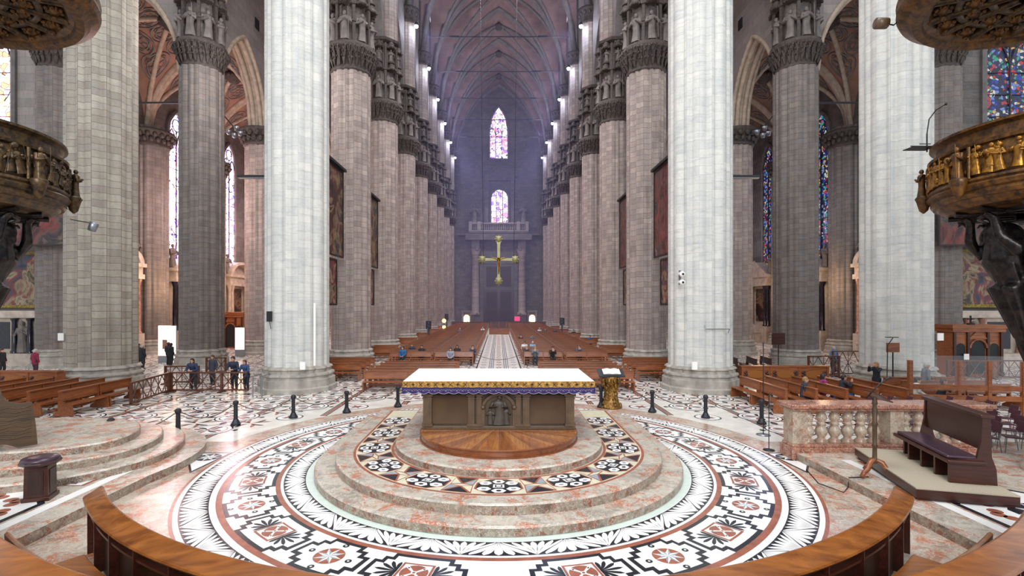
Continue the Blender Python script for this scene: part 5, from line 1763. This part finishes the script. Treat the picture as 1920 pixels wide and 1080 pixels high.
def painting(lab, c, w, h, facing, pal, frame, fw=.14, seed=0, sc=1.0):
    """c: centre of the canvas; facing: direction (x, y) it looks"""
    t = thing('painting', lab, 'painting', c, atan2(facing[1], facing[0]) + pi / 2)
    b = MB(); b.bbox(-w / 2, w / 2, -.03, .03, -h / 2, h / 2)
    b.build('canvas', painting_mat('painted_canvas', pal, sc, seed), t)
    b = MB()
    b.bbox(-w / 2 - fw, w / 2 + fw, -.08, .06, h / 2, h / 2 + fw); b.bbox(-w / 2 - fw, w / 2 + fw, -.08, .06, -h / 2 - fw, -h / 2)
    b.bbox(-w / 2 - fw, -w / 2, -.08, .06, -h / 2, h / 2); b.bbox(w / 2, w / 2 + fw, -.08, .06, -h / 2, h / 2)
    b.build('frame', M[frame], t)
    return t


painting('large gold-framed canvas on the wall behind the dark bronze bearer figure', (-35.6, 36.1, 6.1), 6.0, 3.6, (0, -1), PAL[1], 'goldframe', .2, 1.0, .5)
painting('large dark reddish canvas hanging high behind the darker pulpit', (-32.6, 33.9, 10.3), 7.0, 3.9, (0, -1), PAL[2], 'darkframe', .1, 4.0, .45)
painting('large gold-framed canvas on the wall behind the wooden confessional', (35.6, 36.1, 6.2), 5.2, 3.7, (0, -1), PAL[1], 'goldframe', .22, 7.0, .55)
painting('large dark canvas with red drapery hanging high behind the gilded pulpit', (32.8, 33.9, 10.3), 6.6, 3.9, (0, -1), PAL[2], 'darkframe', .1, 9.0, .45)
for s in (-1, 1):
    for k in range(2):
        yc = Y1 + (k + .5) * BAY
        t = painting('tall dark canvas hung high between the %s nave pillars, %s' % (('first and second', 'second and third')[k], SN[s]), (s * NX, yc, 10.25), 5.4, 5.5, (-s, 0), PAL[0 if s < 0 else 2], 'darkframe', .1, 3 * k + 2 + s, .6)
        b = MB(); b.bbox(-2.9, 2.9, -.25, .1, 2.86, 3.02); b.build('cover_board', M['blackm'], t)
        painting('smaller canvas hung below the tall one between the %s nave pillars, %s' % (('first and second', 'second and third')[k], SN[s]), (s * NX, yc, 5.75), 2.7, 2.7, (-s, 0), PAL[1], 'darkframe', .12, 5 * k + 1 + s, .8)

# ------------------------------------------------------------------ hanging crucifix
t = thing('hanging_crucifix', 'large gilded crucifix hanging on wires before the west doors', 'crucifix', (0, 40, 7.9))
b = MB()
b.loft([[(x * w, y, z) for x, y in ((-1, -.06), (1, -.06), (1, .06), (-1, .06))] for z, w in ((-1.55, .2), (-1.3, .1), (-.25, .1), (0, .16), (.25, .1), (1.2, .12), (1.45, .2))])
for s in (-1, 1): b.loft([[(s * x, y, z * w) for y, z in ((-.06, -1), (.06, -1), (.06, 1), (-.06, 1))] for x, w in ((0, .14), (.2, .1), (1.0, .1), (1.2, .18))])
b.build('cross', M['gold'], t)
for x, z in ((1.3, 0), (-1.3, 0), (0, 1.6), (0, -1.7)):
    p = MB(); p.lathe([(.0, -.09), (.24, -.08), (.28, 0), (.24, .08), (0, .09)], 12); p.xf(Matrix.Rotation(pi / 2, 4, 'X'))
    for i in range(8): p.sphere((.27 * cos(i * pi / 4), 0, .27 * sin(i * pi / 4)), .07, 6, 4)
    p.xf(Matrix.Translation((x, 0, z))); p.build('medallion', M['gold'], t)
b = MB()
for i in range(8):
    a = pi / 8 + i * pi / 4; b.tube([(.12 * cos(a), .0, .12 * sin(a)), (.5 * cos(a), 0, .5 * sin(a))], [.035, .008], 5)
b.build('rays', M['gold'], t)
b = MB()
b.tube([(0, -.1, -1.15), (.02, -.14, -.75), (0, -.12, -.35), (0, -.12, -.02)], [.04, .07, .09, .1], 8); b.sphere((.03, -.15, .1), .08, 8, 6, 0, (1, 1, 1.2))
for s in (-1, 1): b.tube([(s * .06, -.12, -.02), (s * .35, -.1, .1), (s * .62, -.08, .14)], [.045, .035, .03], 6)
b.build('corpus', M['gilt_bright'], t)
b = MB()
for s in (-1, 1): b.tube([(s * 1.2, 0, .1), (s * 1.75, 0, 47)], .018, 4)
b.build('suspension_wires', M['iron'], t)

# ------------------------------------------------------------------ lamp bars and small fittings
for s in (-1, 1):
    t = thing('lamp_bar', 'long flat black lamp bar jutting from the pale pillar, %s' % SN[s], 'lamp', (s * 12.6, 26, 10.85))
    b = MB(); b.bbox(-.75, .75, -.12, .12, -.02, .1); b.build('housing', M['blackm'], t)
    b = MB(); b.bbox(-.73, .73, -.1, .1, -.06, -.02); b.build('diffuser', M['steel'], t)
    t = thing('floodlight_cluster', 'cluster of round floodlights on a slanting rod by the aisle arch, %s' % SN[s], 'lamp', (s * 20.5, 39.3, 17.9))
    b = MB(); b.tube([(s * .9, 0, 1.2), (0, 0, .15), (-s * 1.6, .4, -.7)], .05, 6); b.build('rod', M['iron'], t)
    for i, (dx, dz_) in enumerate(((-.45, -.1), (.0, -.35), (.45, -.2), (.15, .2))):
        p = MB(); p.lathe([(.02, -.2), (.14, -.15), (.24, .12), (.22, .14), (.03, .05)], 10, (dx, 0, dz_ - .1)); p.build('floodlight', M['steel'], t)
    b = MB(); b.tube([(s * 22.4, 35.8, 18.6), (s * 29.6, 35.8, 18.6)], .07, 6); b.build('tie_rod', M['iron'], None, label='iron tie rod spanning the outer aisle arch, %s' % SN[s], category='tie rod')
    b = MB(); b.bbox(-.14, .14, -.03, .03, -.18, .18); o = b.build('wall_plate', M['paper'], None, label='small white plate fixed low on the %s' % ('beige-grey pillar' if s < 0 else 'pale pillar behind the bench'), category='plate')
    o.location = (s * 20.35 + (.0 if s < 0 else 0.2) + (-1.0 if s < 0 else 1.0), 26 - 1.28, 2.75)
    b = MB(); b.bbox(-.12, .12, -.06, .06, 0, .36); o = b.build('junction_box', M['paper'], None, label='white box standing on the base of the pale pillar, %s' % SN[s], category='box')
    o.location = (s * 9.35, 24.2, 1.22)
t = thing('security_camera', 'two white dome cameras on a bracket on the pale lectern-side pillar', 'camera', (8.9, 24.75, 5.6))
for z in (-.2, .2):
    p = MB(); p.sphere((0, -.18, z), .14, 10, 8); p.box((0, .02, z + .05), (.16, .3, .12)); p.build('dome', M['paper'], t)
b = MB(); b.sphere((0, -.3, -.2), .06, 8, 6); b.sphere((0, -.3, .2), .06, 8, 6); b.build('lens', M['blackm'], t)
b = MB(); b.bbox(-.03, .03, .05, .2, -.3, .4); b.build('bracket', M['steel'], t)
t = thing('wall_speaker', 'small black wall speaker on the pale railing-side pillar', 'loudspeaker', (-11.1, 24.55, 3.75))
b = MB(); b.bbox(-.1, .1, -.12, .06, -.25, .25); b.build('box', M['blackm'], t); b = MB(); b.tube([(0, 0, -.25), (.05, .03, -.6)], .015, 5); b.build('lead', M['blackm'], t)
b = MB(); b.tube([(-8.98, 24.72, 1.35), (-8.98, 24.72, 4.4)], .06, 8); b.build('conduit_pipe', M['paper'], None, label='pale vertical pipe running up the pale railing-side pillar', category='pipe')
b = MB(); b.tube([(9.95, 24.3, 3.15), (11.1, 24.35, 3.15)], .025, 6); b.tube([(9.95, 24.3, 3.15), (9.95, 24.45, 3.35)], .02, 5); b.tube([(11.1, 24.35, 3.15), (11.1, 24.5, 2.95)], .02, 5)
b.build('bracket_rail', M['steel'], None, label='thin metal bracket rail on the pale lectern-side pillar', category='rail')
t = thing('microphone_stand', 'tall thin black microphone stand beside the last bollard', 'stand', (8.75, 16.75, .003))
b = MB(); b.lathe([(.22, 0), (.22, .02), (.05, .05)], 14); b.build('base', M['steel'], t)
b = MB(); b.tube([(0, 0, 0), (0, 0, 3.0)], .014, 6); b.sphere((0, 0, 3.02), .03, 6, 5); b.build('pole', M['blackm'], t)
t = thing('microphone_stand', 'short thin black microphone stand before the balustrade end', 'stand', (8.0, 15.0, .003))
b = MB(); b.lathe([(.16, 0), (.16, .02), (.03, .04)], 12); b.build('base', M['blackm'], t)
b = MB(); b.tube([(0, 0, 0), (0, 0, 1.6)], .012, 6); b.tube([(0, 0, 1.6), (.06, 0, 1.68)], .025, 6); b.build('pole', M['blackm'], t)
t = thing('sign_stand', 'wooden sign board on a post before the pale pillar', 'sign', (18.75, 24.1, .003))
b = MB(); b.tube([(0, 0, 0), (0, 0, 2.2)], .03, 6); b.build('post', M['blackm'], t); b = MB(); b.bbox(-.3, .3, -.03, .03, 2.05, 2.5); b.build('board', M['oak'], t)
t = thing('music_stand', 'black microphone boom stand before the pale transept pillar', 'stand', (18.3, 23.9, .003))
b = MB(); b.tube([(0, 0, 0), (.05, 0, 2.4), (.3, 0, 2.75)], .02, 6); b.build('pole', M['blackm'], t); b = MB(); b.box((.25, 0, 2.78), (.5, .2, .03)); b.build('tray', M['blackm'], t)
t = thing('notice_stand', 'dark notice board on a thin post beside the dark grey pillar', 'sign', (18.0, 32.6, .003))
b = MB(); b.tube([(0, 0, 0), (0, 0, 2.4)], .03, 6); b.build('post', M['blackm'], t); b = MB(); b.bbox(-.42, .42, -.03, .03, 1.75, 2.5); b.build('board', M['walnut'], t)

# ------------------------------------------------------------------ lit panels, confessionals
for x, y, w, z0, z1, l in ((-25.0, 38.0, 1.0, .5, 2.75, 'wide white backlit panel behind the visitors in dark coats'), (-23.95, 37.4, .28, .05, 2.75, 'narrow white backlit panel beside the wide one'), (-21.55, 42.2, .75, .6, 2.4, 'white backlit panel standing beside the aisle confessional')):
    t = thing('backlit_panel', l, 'display panel', (x, y, .003))
    b = MB(); b.bbox(-w / 2, w / 2, -.05, .05, z0, z1); b.build('panel', M['screen'], t)
    b = MB(); b.bbox(-w / 2 - .03, w / 2 + .03, -.02, .08, 0, z1 + .03); b.build('frame', M['steel'], t)
    if w > .9: b = MB(); b.bbox(-.18, .18, -.07, -.05, 1.0, 1.7); b.build('red_poster', M['redcol'], t)


def confessional(lab, c, w, h, mat, cross=True):
    t = thing('confessional', lab, 'confessional', c)
    b = MB()
    b.bbox(-w / 2, w / 2, .1, 1.2, 0, h * .86); b.bbox(-w / 2 - .1, w / 2 + .1, -.05, 1.3, h * .86, h * .93); b.bbox(-w / 2 - .18, w / 2 + .18, -.12, 1.35, h * .93, h)
    b.build('cabinet', M[mat], t)
    for x in (-w / 2 + .08, -w * .2, w * .2, w / 2 - .08):
        p = MB(); p.bbox(x - .07, x + .07, 0, .15, 0, h * .86); p.bbox(x - .1, x + .1, -.04, .15, 0, .25); p.build('pilaster', M['walnut'], t)
    for x in (-w * .34, w * .34):
        p = MB(); p.poly([(x - .28, .09, .9), (x + .28, .09, .9)] + [(x + .28 * cos(a), .09, h * .55 + .28 * sin(a)) for a in [pi * i / 8 for i in range(9)]]); p.build('dark_opening', M['blackm'], t)
    p = MB(); p.poly([(-.42, .06, .15), (.42, .06, .15)] + [(.42 * cos(a), .06, h * .55 + .42 * sin(a)) for a in [pi * i / 8 for i in range(9)]]); p.build('doorway', M['blackm'], t)
    p = MB(); p.tube([(.5 * cos(a), .02, h * .55 + .5 * sin(a)) for a in [pi * i / 10 for i in range(11)]], .06, 6); p.add([(-.6, .03, h * .72), (.6, .03, h * .72), (0, .03, h * .9)], [(0, 1, 2)]); p.build('door_arch', M['oak'], t)
    if cross:
        p = MB(); p.bbox(-.035, .035, .5, .57, h, h + .55); p.bbox(-.2, .2, .5, .57, h + .3, h + .37); p.bbox(-.15, .15, .4, .66, h, h + .08); p.build('cross', M['blackm'], t)
        p = MB(); p.bbox(-w * .34 + .12, -w * .34 + .42, -.02, .02, 1.0, 1.35); p.build('notice', M['paper'], t)


confessional('large wooden confessional with arched doorway and small cross on top', (29.0, 30.6, .003), 3.0, 3.1, 'oak')
confessional('wooden confessional in the aisle beyond the people at the railing', (-26.6, 50.2, .003), 2.4, 3.6, 'oak', False)

# ------------------------------------------------------------------ side altars along the outer walls
def side_altar(lab, x, y, face, kind, w=5.2):
    """face: direction it looks (radians)"""
    t = thing('side_altar', lab, 'altar', (x, y, .003), face + pi / 2)
    col = {'red': 'redcol', 'black': 'blackcol', 'pale': 'palestone'}[kind]
    b = MB(); b.bbox(-w / 2, w / 2, -.9, 0, 0, 2.0); b.bbox(-w / 2 + .1, w / 2 - .1, -.45, 0, 2.0, 7.2); b.build('back_block', M['palestone'], t)
    b = MB(); b.bbox(-w / 2 - .1, w / 2 + .1, -1.3, 0, 6.5, 6.9); b.bbox(-w / 2 - .2, w / 2 + .2, -1.4, 0, 7.5, 7.8); b.bbox(-w / 2, w / 2, -1.2, 0, 6.9, 7.5)
    b.build('entablature', M['palestone'], t)
    for q in (-1, 1):
        for e in (0, .62):
            xx = q * (w / 2 - .25 - e)
            c = MB(); c.lathe([(.28, 1.9), (.28, 2.0), (.2, 2.1), (.21, 3.5), (.17, 6.0), (.2, 6.05), (.28, 6.4), (.3, 6.5)], 14, (xx, -.95, 0)); c.build('column', M[col], t)
            c = MB(); c.bbox(xx - .3, xx + .3, -1.3, -.6, 0, 1.9); c.build('pedestal', M['palestone'], t)
    if kind != 'black':
        b = MB(); b.lathe([(w / 2 + .1, 7.8), (w / 2 + .1, 7.8)], 4)
        b = MB()
        ring = [(cos(a), sin(a)) for a in [pi * i / 16 for i in range(17)]]
        for r0, r1, y0 in ((.80, 1.0, -1.35), (.74, .8, -1.1)):
            b.loft([[(w / 2 * u * r0, y0, 7.8 + 1.5 * v * r0), (w / 2 * u * r1, y0, 7.8 + 1.5 * v * r1), (w / 2 * u * r1, 0, 7.8 + 1.5 * v * r1), (w / 2 * u * r0, 0, 7.8 + 1.5 * v * r0)] for u, v in ring])
        b.poly([(w / 2 * u * .8, -.6, 7.8 + 1.2 * v) for u, v in ring])
        b.build('round_pediment', M['palestone'], t)
    else:
        b = MB(); b.loft([[(-w / 2, y0, 7.8), (w / 2, y0, 7.8), (0, y0, 9.3)] for y0 in (-1.3, 0)]); b.loft([[(-w / 2 - .2, y0, 7.8), (w / 2 + .2, y0, 7.8), (0, y0, 9.5), (0, y0, 9.3), (-w / 2, y0, 7.95)][:3] for y0 in (-1.35, -1.3)])
        b.build('pediment', M['palestone'], t)
    for i, q in enumerate((-1, 1)):
        place_fig(t, 'statue', q * (w / 2 - .3), -.7, 7.85, 2.2, 0, i + 1)
    b = MB(); b.bbox(-1.2, 1.2, -.52, -.44, 2.4, 6.2); b.build('altarpiece', bpy.data.materials.get('altarpiece_canvas') or painting_mat('altarpiece_canvas', PAL[0], .7, 3), t)
    b = MB(); b.bbox(-1.4, 1.4, -1.9, -.9, 0, 1.1); b.bbox(-1.5, 1.5, -2.0, -.9, 1.1, 1.2); b.build('altar_table', M['palestone'], t)


for s in (-1, 1):
    f = 0 if s < 0 else pi
    for k, kind in ((1, 'red'), (2, 'black'), (3, 'pale' if s < 0 else 'black')):
        side_altar('%s side altar with %s columns on the outer wall, %s' % (('arched', 'tall', 'distant')[k - 1], {'red': 'red marble', 'black': 'black marble', 'pale': 'pale marble'}[kind], SN[s]), s * (WX - .02), Y1 + (k + .5) * BAY, f, kind)
for s in (-1, 1):
    t = thing('wall_tomb', 'pale marble wall tomb under the gold-framed canvas, %s' % SN[s], 'tomb', (s * 35.5, 36.38, .003))
    b = MB(); b.bbox(-2.9, 2.9, -1.0, 0, 0, .9); b.bbox(-2.9, 2.9, -.7, 0, 3.4, 3.9); b.bbox(-2.6, 2.6, -.4, 0, .9, 3.4); b.build('body', M['palestone'], t)
    for x in (-2.4, -1.3, 1.3, 2.4):
        c = MB(); c.lathe([(.24, .9), (.24, 1.05), (.18, 1.12), (.15, 3.1), (.24, 3.35)], 12, (x, -.6, 0)); c.build('column', M['redcol' if s > 0 else 'blackcol'], t)
    c = MB(); c.bbox(-.8, .8, -.45, -.38, 1.2, 3.1); c.build('recess_shade', M['blackcol'], t)  # black panel in place of a recess, its shade put into the colour
    place_fig(t, 'relief_statue', 1.85 * -s, -.55, .95, 2.2, 0, 3)
# ------------------------------------------------------------------ people
def V3(*a): return Vector(a)


M['hair_dark'] = plain('dark_hair', '#1d1510', .5); M['hair_brown'] = plain('brown_hair', '#4a3020', .5); M['hair_grey'] = plain('grey_hair', '#a8a29a', .5); M['hair_fair'] = plain('fair_hair', '#8a6840', .5)
CLOTH = {}


def cloth(c):
    if c not in CLOTH: CLOTH[c] = plain('cloth_' + c.strip('#'), c, .8, var=.12, vscale=9)
    return CLOTH[c]


POSES = {}


def pose(nm):
    if nm in POSES: return POSES[nm]
    sit = nm in ('sit', 'pray', 'sit_phone')
    hz = .56 if sit else .86
    dzz = hz - .86
    lean = {'lean': -.16, 'pray': -.10, 'sit': -.02}.get(nm, 0)
    # y negative = forward
    sh = {s: V3(s * .175, lean, 1.33 + dzz) for s in (-1, 1)}
    neck = V3(0, lean, 1.38 + dzz); head = V3(0, lean - .03, 1.52 + dzz)
    hip = {s: V3(s * .09, 0, hz) for s in (-1, 1)}
    if sit: knee = {s: V3(s * .11, -.42, .50) for s in (-1, 1)}; ank = {s: V3(s * .11, -.38, .09) for s in (-1, 1)}
    else: knee = {s: V3(s * .10, -.02 - .05 * (s > 0), .47) for s in (-1, 1)}; ank = {s: V3(s * .10, .03 - .04 * (s > 0), .08) for s in (-1, 1)}
    if nm == 'stand': el = {s: V3(s * .23, .03, 1.07) for s in (-1, 1)}; wr = {s: V3(s * .23, -.06, .84) for s in (-1, 1)}; hd = {s: V3(0, -.15, -1) for s in (-1, 1)}
    elif nm == 'photo': el = {s: V3(s * .22, -.2, 1.22) for s in (-1, 1)}; wr = {s: V3(s * .09, -.34, 1.46) for s in (-1, 1)}; hd = {s: V3(-s * .2, -.2, 1) for s in (-1, 1)}
    elif nm == 'lean': el = {s: V3(s * .25, -.22, 1.06) for s in (-1, 1)}; wr = {s: V3(s * .10, -.40, 1.04) for s in (-1, 1)}; hd = {s: V3(-s * 1, -.3, 0) for s in (-1, 1)}
    elif nm == 'pray': el = {s: V3(s * .2, -.28, .86) for s in (-1, 1)}; wr = {s: V3(s * .04, -.42, 1.02) for s in (-1, 1)}; hd = {s: V3(-s * .1, -.1, 1) for s in (-1, 1)}
    else: el = {s: V3(s * .23, -.06, .80) for s in (-1, 1)}; wr = {s: V3(s * .10, -.26, .66) for s in (-1, 1)}; hd = {s: V3(-s * .5, -1, -.1) for s in (-1, 1)}
    mid = V3(0, lean * .5, (hz + 1.33 + dzz) / 2)
    caps = [([neck - V3(0, 0, .05), neck + V3(0, -.01, .06)], [.055, .05]), ([V3(0, 0, hz), mid, V3(0, lean, 1.28 + dzz)], [.12, .11, .13])]
    for s in (-1, 1):
        caps += [([sh[s], el[s], wr[s]], [.055, .045, .03]), ([hip[s], knee[s], ank[s]], [.085, .055, .04]), ([ank[s], ank[s] + V3(0, -.13, -.04)], [.04, .035])]
        d = hd[s].normalized(); side = d.cross(V3(0, 0, 1) if abs(d.z) < .8 else V3(0, 1, 0)).normalized()
        palm = wr[s] + d * .09
        caps.append(([wr[s], wr[s] + d * .05, palm], [.026, .034, .03]))
        for f in range(4):
            q = (f - 1.5) * .019; L = (.055, .07, .066, .05)[f]
            k = palm + side * q; n2 = d.lerp(V3(0, -.2, -1) if nm in ('lean', 'sit') else V3(-s * .6, -.4, d.z), .3).normalized()
            caps.append(([k, k + d * L * .55, k + d * L * .55 + n2 * L * .5], [.0125, .0115, .01]))
        caps.append(([wr[s] + d * .03 + side * (-s) * .02, wr[s] + d * .07 + side * (-s) * .055], [.014, .011]))
    sp = [(head, .098, (.84, .98, 1.18)), (head + V3(0, -.015, -.06), .075, (.85, .95, .9)), (head + V3(0, -.105, -.015), .019, (.8, 1, 1.4)), (head + V3(0, -.085, -.07), .022, (1.4, .6, .5)),
          (head + V3(.085, .01, -.01), .024, (.5, .8, 1.3)), (head + V3(-.085, .01, -.01), .024, (.5, .8, 1.3))]
    body = capsule_union(caps, sp, .0125, 'body')
    # jacket
    caps = [([V3(0, .01, hz - .02), mid, V3(0, lean, 1.27 + dzz)], [.155, .145, .155]), ([sh[-1] - V3(0, 0, .0), sh[1]], [.075, .075]), ([V3(-.07, 0, hz - .06), V3(.07, 0, hz - .06)], [.13, .13])]
    for s in (-1, 1): caps.append(([sh[s], el[s], wr[s].lerp(el[s], .12)], [.075, .064, .05]))
    caps.append(([neck - V3(0, -.01, .07), neck - V3(0, -.01, .0)], [.085, .07]))
    jacket = capsule_union(caps, (), .016, 'jacket')
    caps = [([hip[-1], hip[1]], [.115, .115])]
    for s in (-1, 1): caps.append(([hip[s], knee[s], ank[s] + V3(0, 0, .03)], [.105, .078, .06]))
    trousers = capsule_union(caps, (), .016, 'trousers')
    b = MB()
    for s in (-1, 1):
        st = len(b.v); b.sphere((0, 0, 0), .06, 10, 8, 0, (.75, 2.0, .8)); b.xf(Matrix.Translation(tuple(ank[s] + V3(0, -.055, -.032))), st)
    shoes = b.mesh('shoes', M['blackm'])
    hair = capsule_union([([head + V3(0, .03, .03), head + V3(0, .05, -.02)], [.095, .085])], [(head + V3(0, .012, .035), .105, (.88, .98, 1.0))], .014, 'hair')
    long_hair = capsule_union([([head + V3(0, .05, .03), head + V3(0, .07, -.16)], [.095, .08]), ([head + V3(.075, .03, 0), head + V3(.085, .03, -.17)], [.035, .03]), ([head + V3(-.075, .03, 0), head + V3(-.085, .03, -.17)], [.035, .03])], [(head + V3(0, .015, .035), .106, (.9, .98, 1.0))], .014, 'hair')
    b = MB()
    for s in (-1, 1): b.sphere(tuple(head + V3(s * .034, -.087, .012)), .0125, 6, 5)
    eyes = b.mesh('eyes', M['hair_dark'])
    POSES[nm] = dict(body=body, jacket=jacket, trousers=trousers, shoes=shoes, hair=hair, long=long_hair, eyes=eyes)
    return POSES[nm]


def person(lab, loc, face, ps, top, bottom='#23252e', hair='hair_dark', long=False, sc=1.0, extra=None, grp=None):
    """face: direction in degrees, 0 = towards the viewer, positive = turning towards +x"""
    p = pose(ps)
    t = thing('person', lab, 'person', loc, radians(face), grp)
    t.scale = (sc, sc, sc)
    def part(k, mat, nm=None):
        o = link(nm or k, p[k], t); o.material_slots[0].link = 'OBJECT'; o.material_slots[0].material = mat
        return o
    part('body', M['skin']); part('jacket', cloth(top)); part('trousers', cloth(bottom)); part('shoes', M['blackm']); part('eyes', M['hair_dark'])
    part('long' if long else 'hair', M[hair], 'hair')
    return t


# people leaning on the latticed railing
person('person with dark hair in a blue jacket leaning on the latticed railing', (-15.3, 25.42, .004), 8, 'lean', '#2b3350', '#2e3038', 'hair_dark', True, 1.0)
person('dark-clad person standing behind the railing by the dark pillar', (-15.4, 27.3, .004), -10, 'stand', '#3a3a48', '#23242c', 'hair_brown', False, .98)
person('tall person in dark navy leaning on the railing beside a shorter one', (-13.25, 25.42, .004), 5, 'lean', '#22283c', '#20232c', 'hair_dark', False, 1.06)
person('shorter person in blue jacket with hands on the railing end', (-12.65, 25.42, .004), -6, 'lean', '#2c4468', '#1f222b', 'hair_brown', True, .95)
for x, y, c, l, h in ((-24.9, 35.0, '#24283a', 'person in dark coat standing before the wide backlit panel', 'hair_dark'), (-23.9, 34.0, '#1d1f28', 'person in black coat nearest the tall grey pillar', 'hair_grey'), (-23.6, 36.2, '#2a2a35', 'person in charcoal coat between the visitors in the aisle', 'hair_brown'), (-22.9, 35.4, '#1a1c24', 'person in black jacket at the edge of the narrow backlit panel', 'hair_dark')):
    person(l, (x, y, .004), 160 + 20 * (x % 1), 'stand', c, '#202127', h)
person('person in a wine-red coat standing before the wall tomb', (-28.0, 30.6, .004), 170, 'stand', '#7a1f38', '#3a2028', 'hair_grey')
person('person in black at the edge of the view by the carved kneeler front', (-30.4, 31.0, .004), 90, 'stand', '#17181d', '#17181d', 'hair_dark')
# lectern side
person('woman in black photographing beside the pale transept pillar', (17.6, 23.6, .004), -70, 'photo', '#1b1d26', '#1c1d24', 'hair_fair', True, 1.0)
person('grey-haired person in a grey coat standing with a bag by the pillar', (19.15, 22.7, .004), 75, 'stand', '#6c7078', '#1f2026', 'hair_grey', False, 1.04)
t = thing('shoulder_bag', 'dark shoulder bag hanging beside the grey-coated person', 'bag', (19.45, 22.62, .62))
b = MB(); b.box((0, 0, .12), (.12, .3, .28)); b.build('pouch', M['walnut'], t, bevel=.02); b = MB(); b.tube([(0, -.12, .25), (-.06, -.1, .5), (-.06, .1, .5), (0, .12, .25)], .012, 5); b.build('strap', M['walnut'], t)
person('person in blue standing far behind the dark railing', (21.5, 32.5, .004), 180, 'stand', '#5a78a0', '#2a2c36', 'hair_grey')
person('person in a navy jacket sitting alone on a front transept bench', (12.6, 20.9, .004), 60, 'sit', '#26303f', '#262933', 'hair_fair')
person('person in a magenta jacket sitting beside one in black', (14.0, 21.9, .004), 80, 'sit', '#8a2a68', '#2c4a78', 'hair_dark', True)
person('person in black jacket and jeans sitting with bowed head', (14.55, 21.55, .004), 80, 'pray', '#22242c', '#2f4a7a', 'hair_dark')
person('person in white sitting on the bench before the pale pillar', (17.1, 20.75, .004), 60, 'sit', '#d8d4cc', '#2a2a30', 'hair_dark')
person('person in black sitting beside the one in white', (17.85, 20.5, .004), 60, 'pray', '#1e1f26', '#1e1f26', 'hair_brown')
# seated in the nave: point of the photograph at seat height, clothes
SEAT = [(757, 672, '#1f5a8a', 'person in bright blue jacket on the outer railing-side pews', 'hair_dark', 1, 'sit'), (770, 668, '#23304a', 'person in navy beside the bright blue jacket', 'hair_brown', 0, 'sit'), (792, 669, '#22262e', 'person in black with arms spread on the outer railing-side pew', 'hair_dark', 0, 'sit'),
        (845, 676, '#8a8c98', 'small person in grey at the front railing-side pew', 'hair_dark', 1, 'sit'), (856, 671, '#23252e', 'long-haired person in black behind the small grey one', 'hair_dark', 1, 'sit'), (887, 669, '#2c3a54', 'person in dark blue at the pew end by the central path, railing side', 'hair_brown', 0, 'pray'),
        (983, 660, '#d0d2d4', 'person in white and black at the path-side pew, lectern side', 'hair_dark', 0, 'sit'), (998, 660, '#8aa0b8', 'person in pale blue beside the white-clad one', 'hair_grey', 0, 'sit'), (987, 671, '#30333c', 'person in charcoal in front of the white-clad one', 'hair_grey', 0, 'pray'),
        (1003, 672, '#5a6470', 'person in grey-blue in front of the pale blue one', 'hair_fair', 0, 'pray'), (1035, 672, '#15161c', 'person in black jersey with folded hands, front outer pew', 'hair_dark', 0, 'pray'), (1084, 669, '#3a4a60', 'person with hands raised to the face in the outer lectern-side pew', 'hair_brown', 0, 'pray'),
        (975, 643, '#24262e', 'person in black bending forward midway along the path', 'hair_dark', 0, 'pray'), (997, 643, '#5c6670', 'person in grey sitting midway along the nave, lectern side', 'hair_brown', 0, 'sit'), (1012, 628, '#c0c4cc', 'distant person in white among the lectern-side pews', 'hair_grey', 0, 'sit'),
        (1023, 629, '#3c5a50', 'distant person in green beside the white one', 'hair_dark', 0, 'sit'), (1041, 630, '#20304c', 'distant person in navy on the lectern side', 'hair_dark', 0, 'sit'), (1075, 632, '#22242c', 'distant person in black by the lectern-side pillars', 'hair_dark', 0, 'sit'),
        (862, 629, '#60646c', 'distant person in grey among the railing-side pews', 'hair_grey', 0, 'sit'), (1105, 645, '#1f4a7a', 'person in blue on the short pew between lectern-side pillars', 'hair_dark', 0, 'sit'), (905, 626, '#d8d8dc', 'distant person in white bending beside the path', 'hair_grey', 0, 'pray')]
for px, py, c, l, h, lg, ps in SEAT:
    p = fl(px, py, .47)
    i = round((p.y - 36.0) / 1.22)
    if p.y > 35.5: p.y = 36.0 + max(i, 0) * 1.22 + .03
    person(l, (p.x, p.y, .03), rnd.uniform(-12, 12), ps, c, '#23252c', h, bool(lg), 1.0)
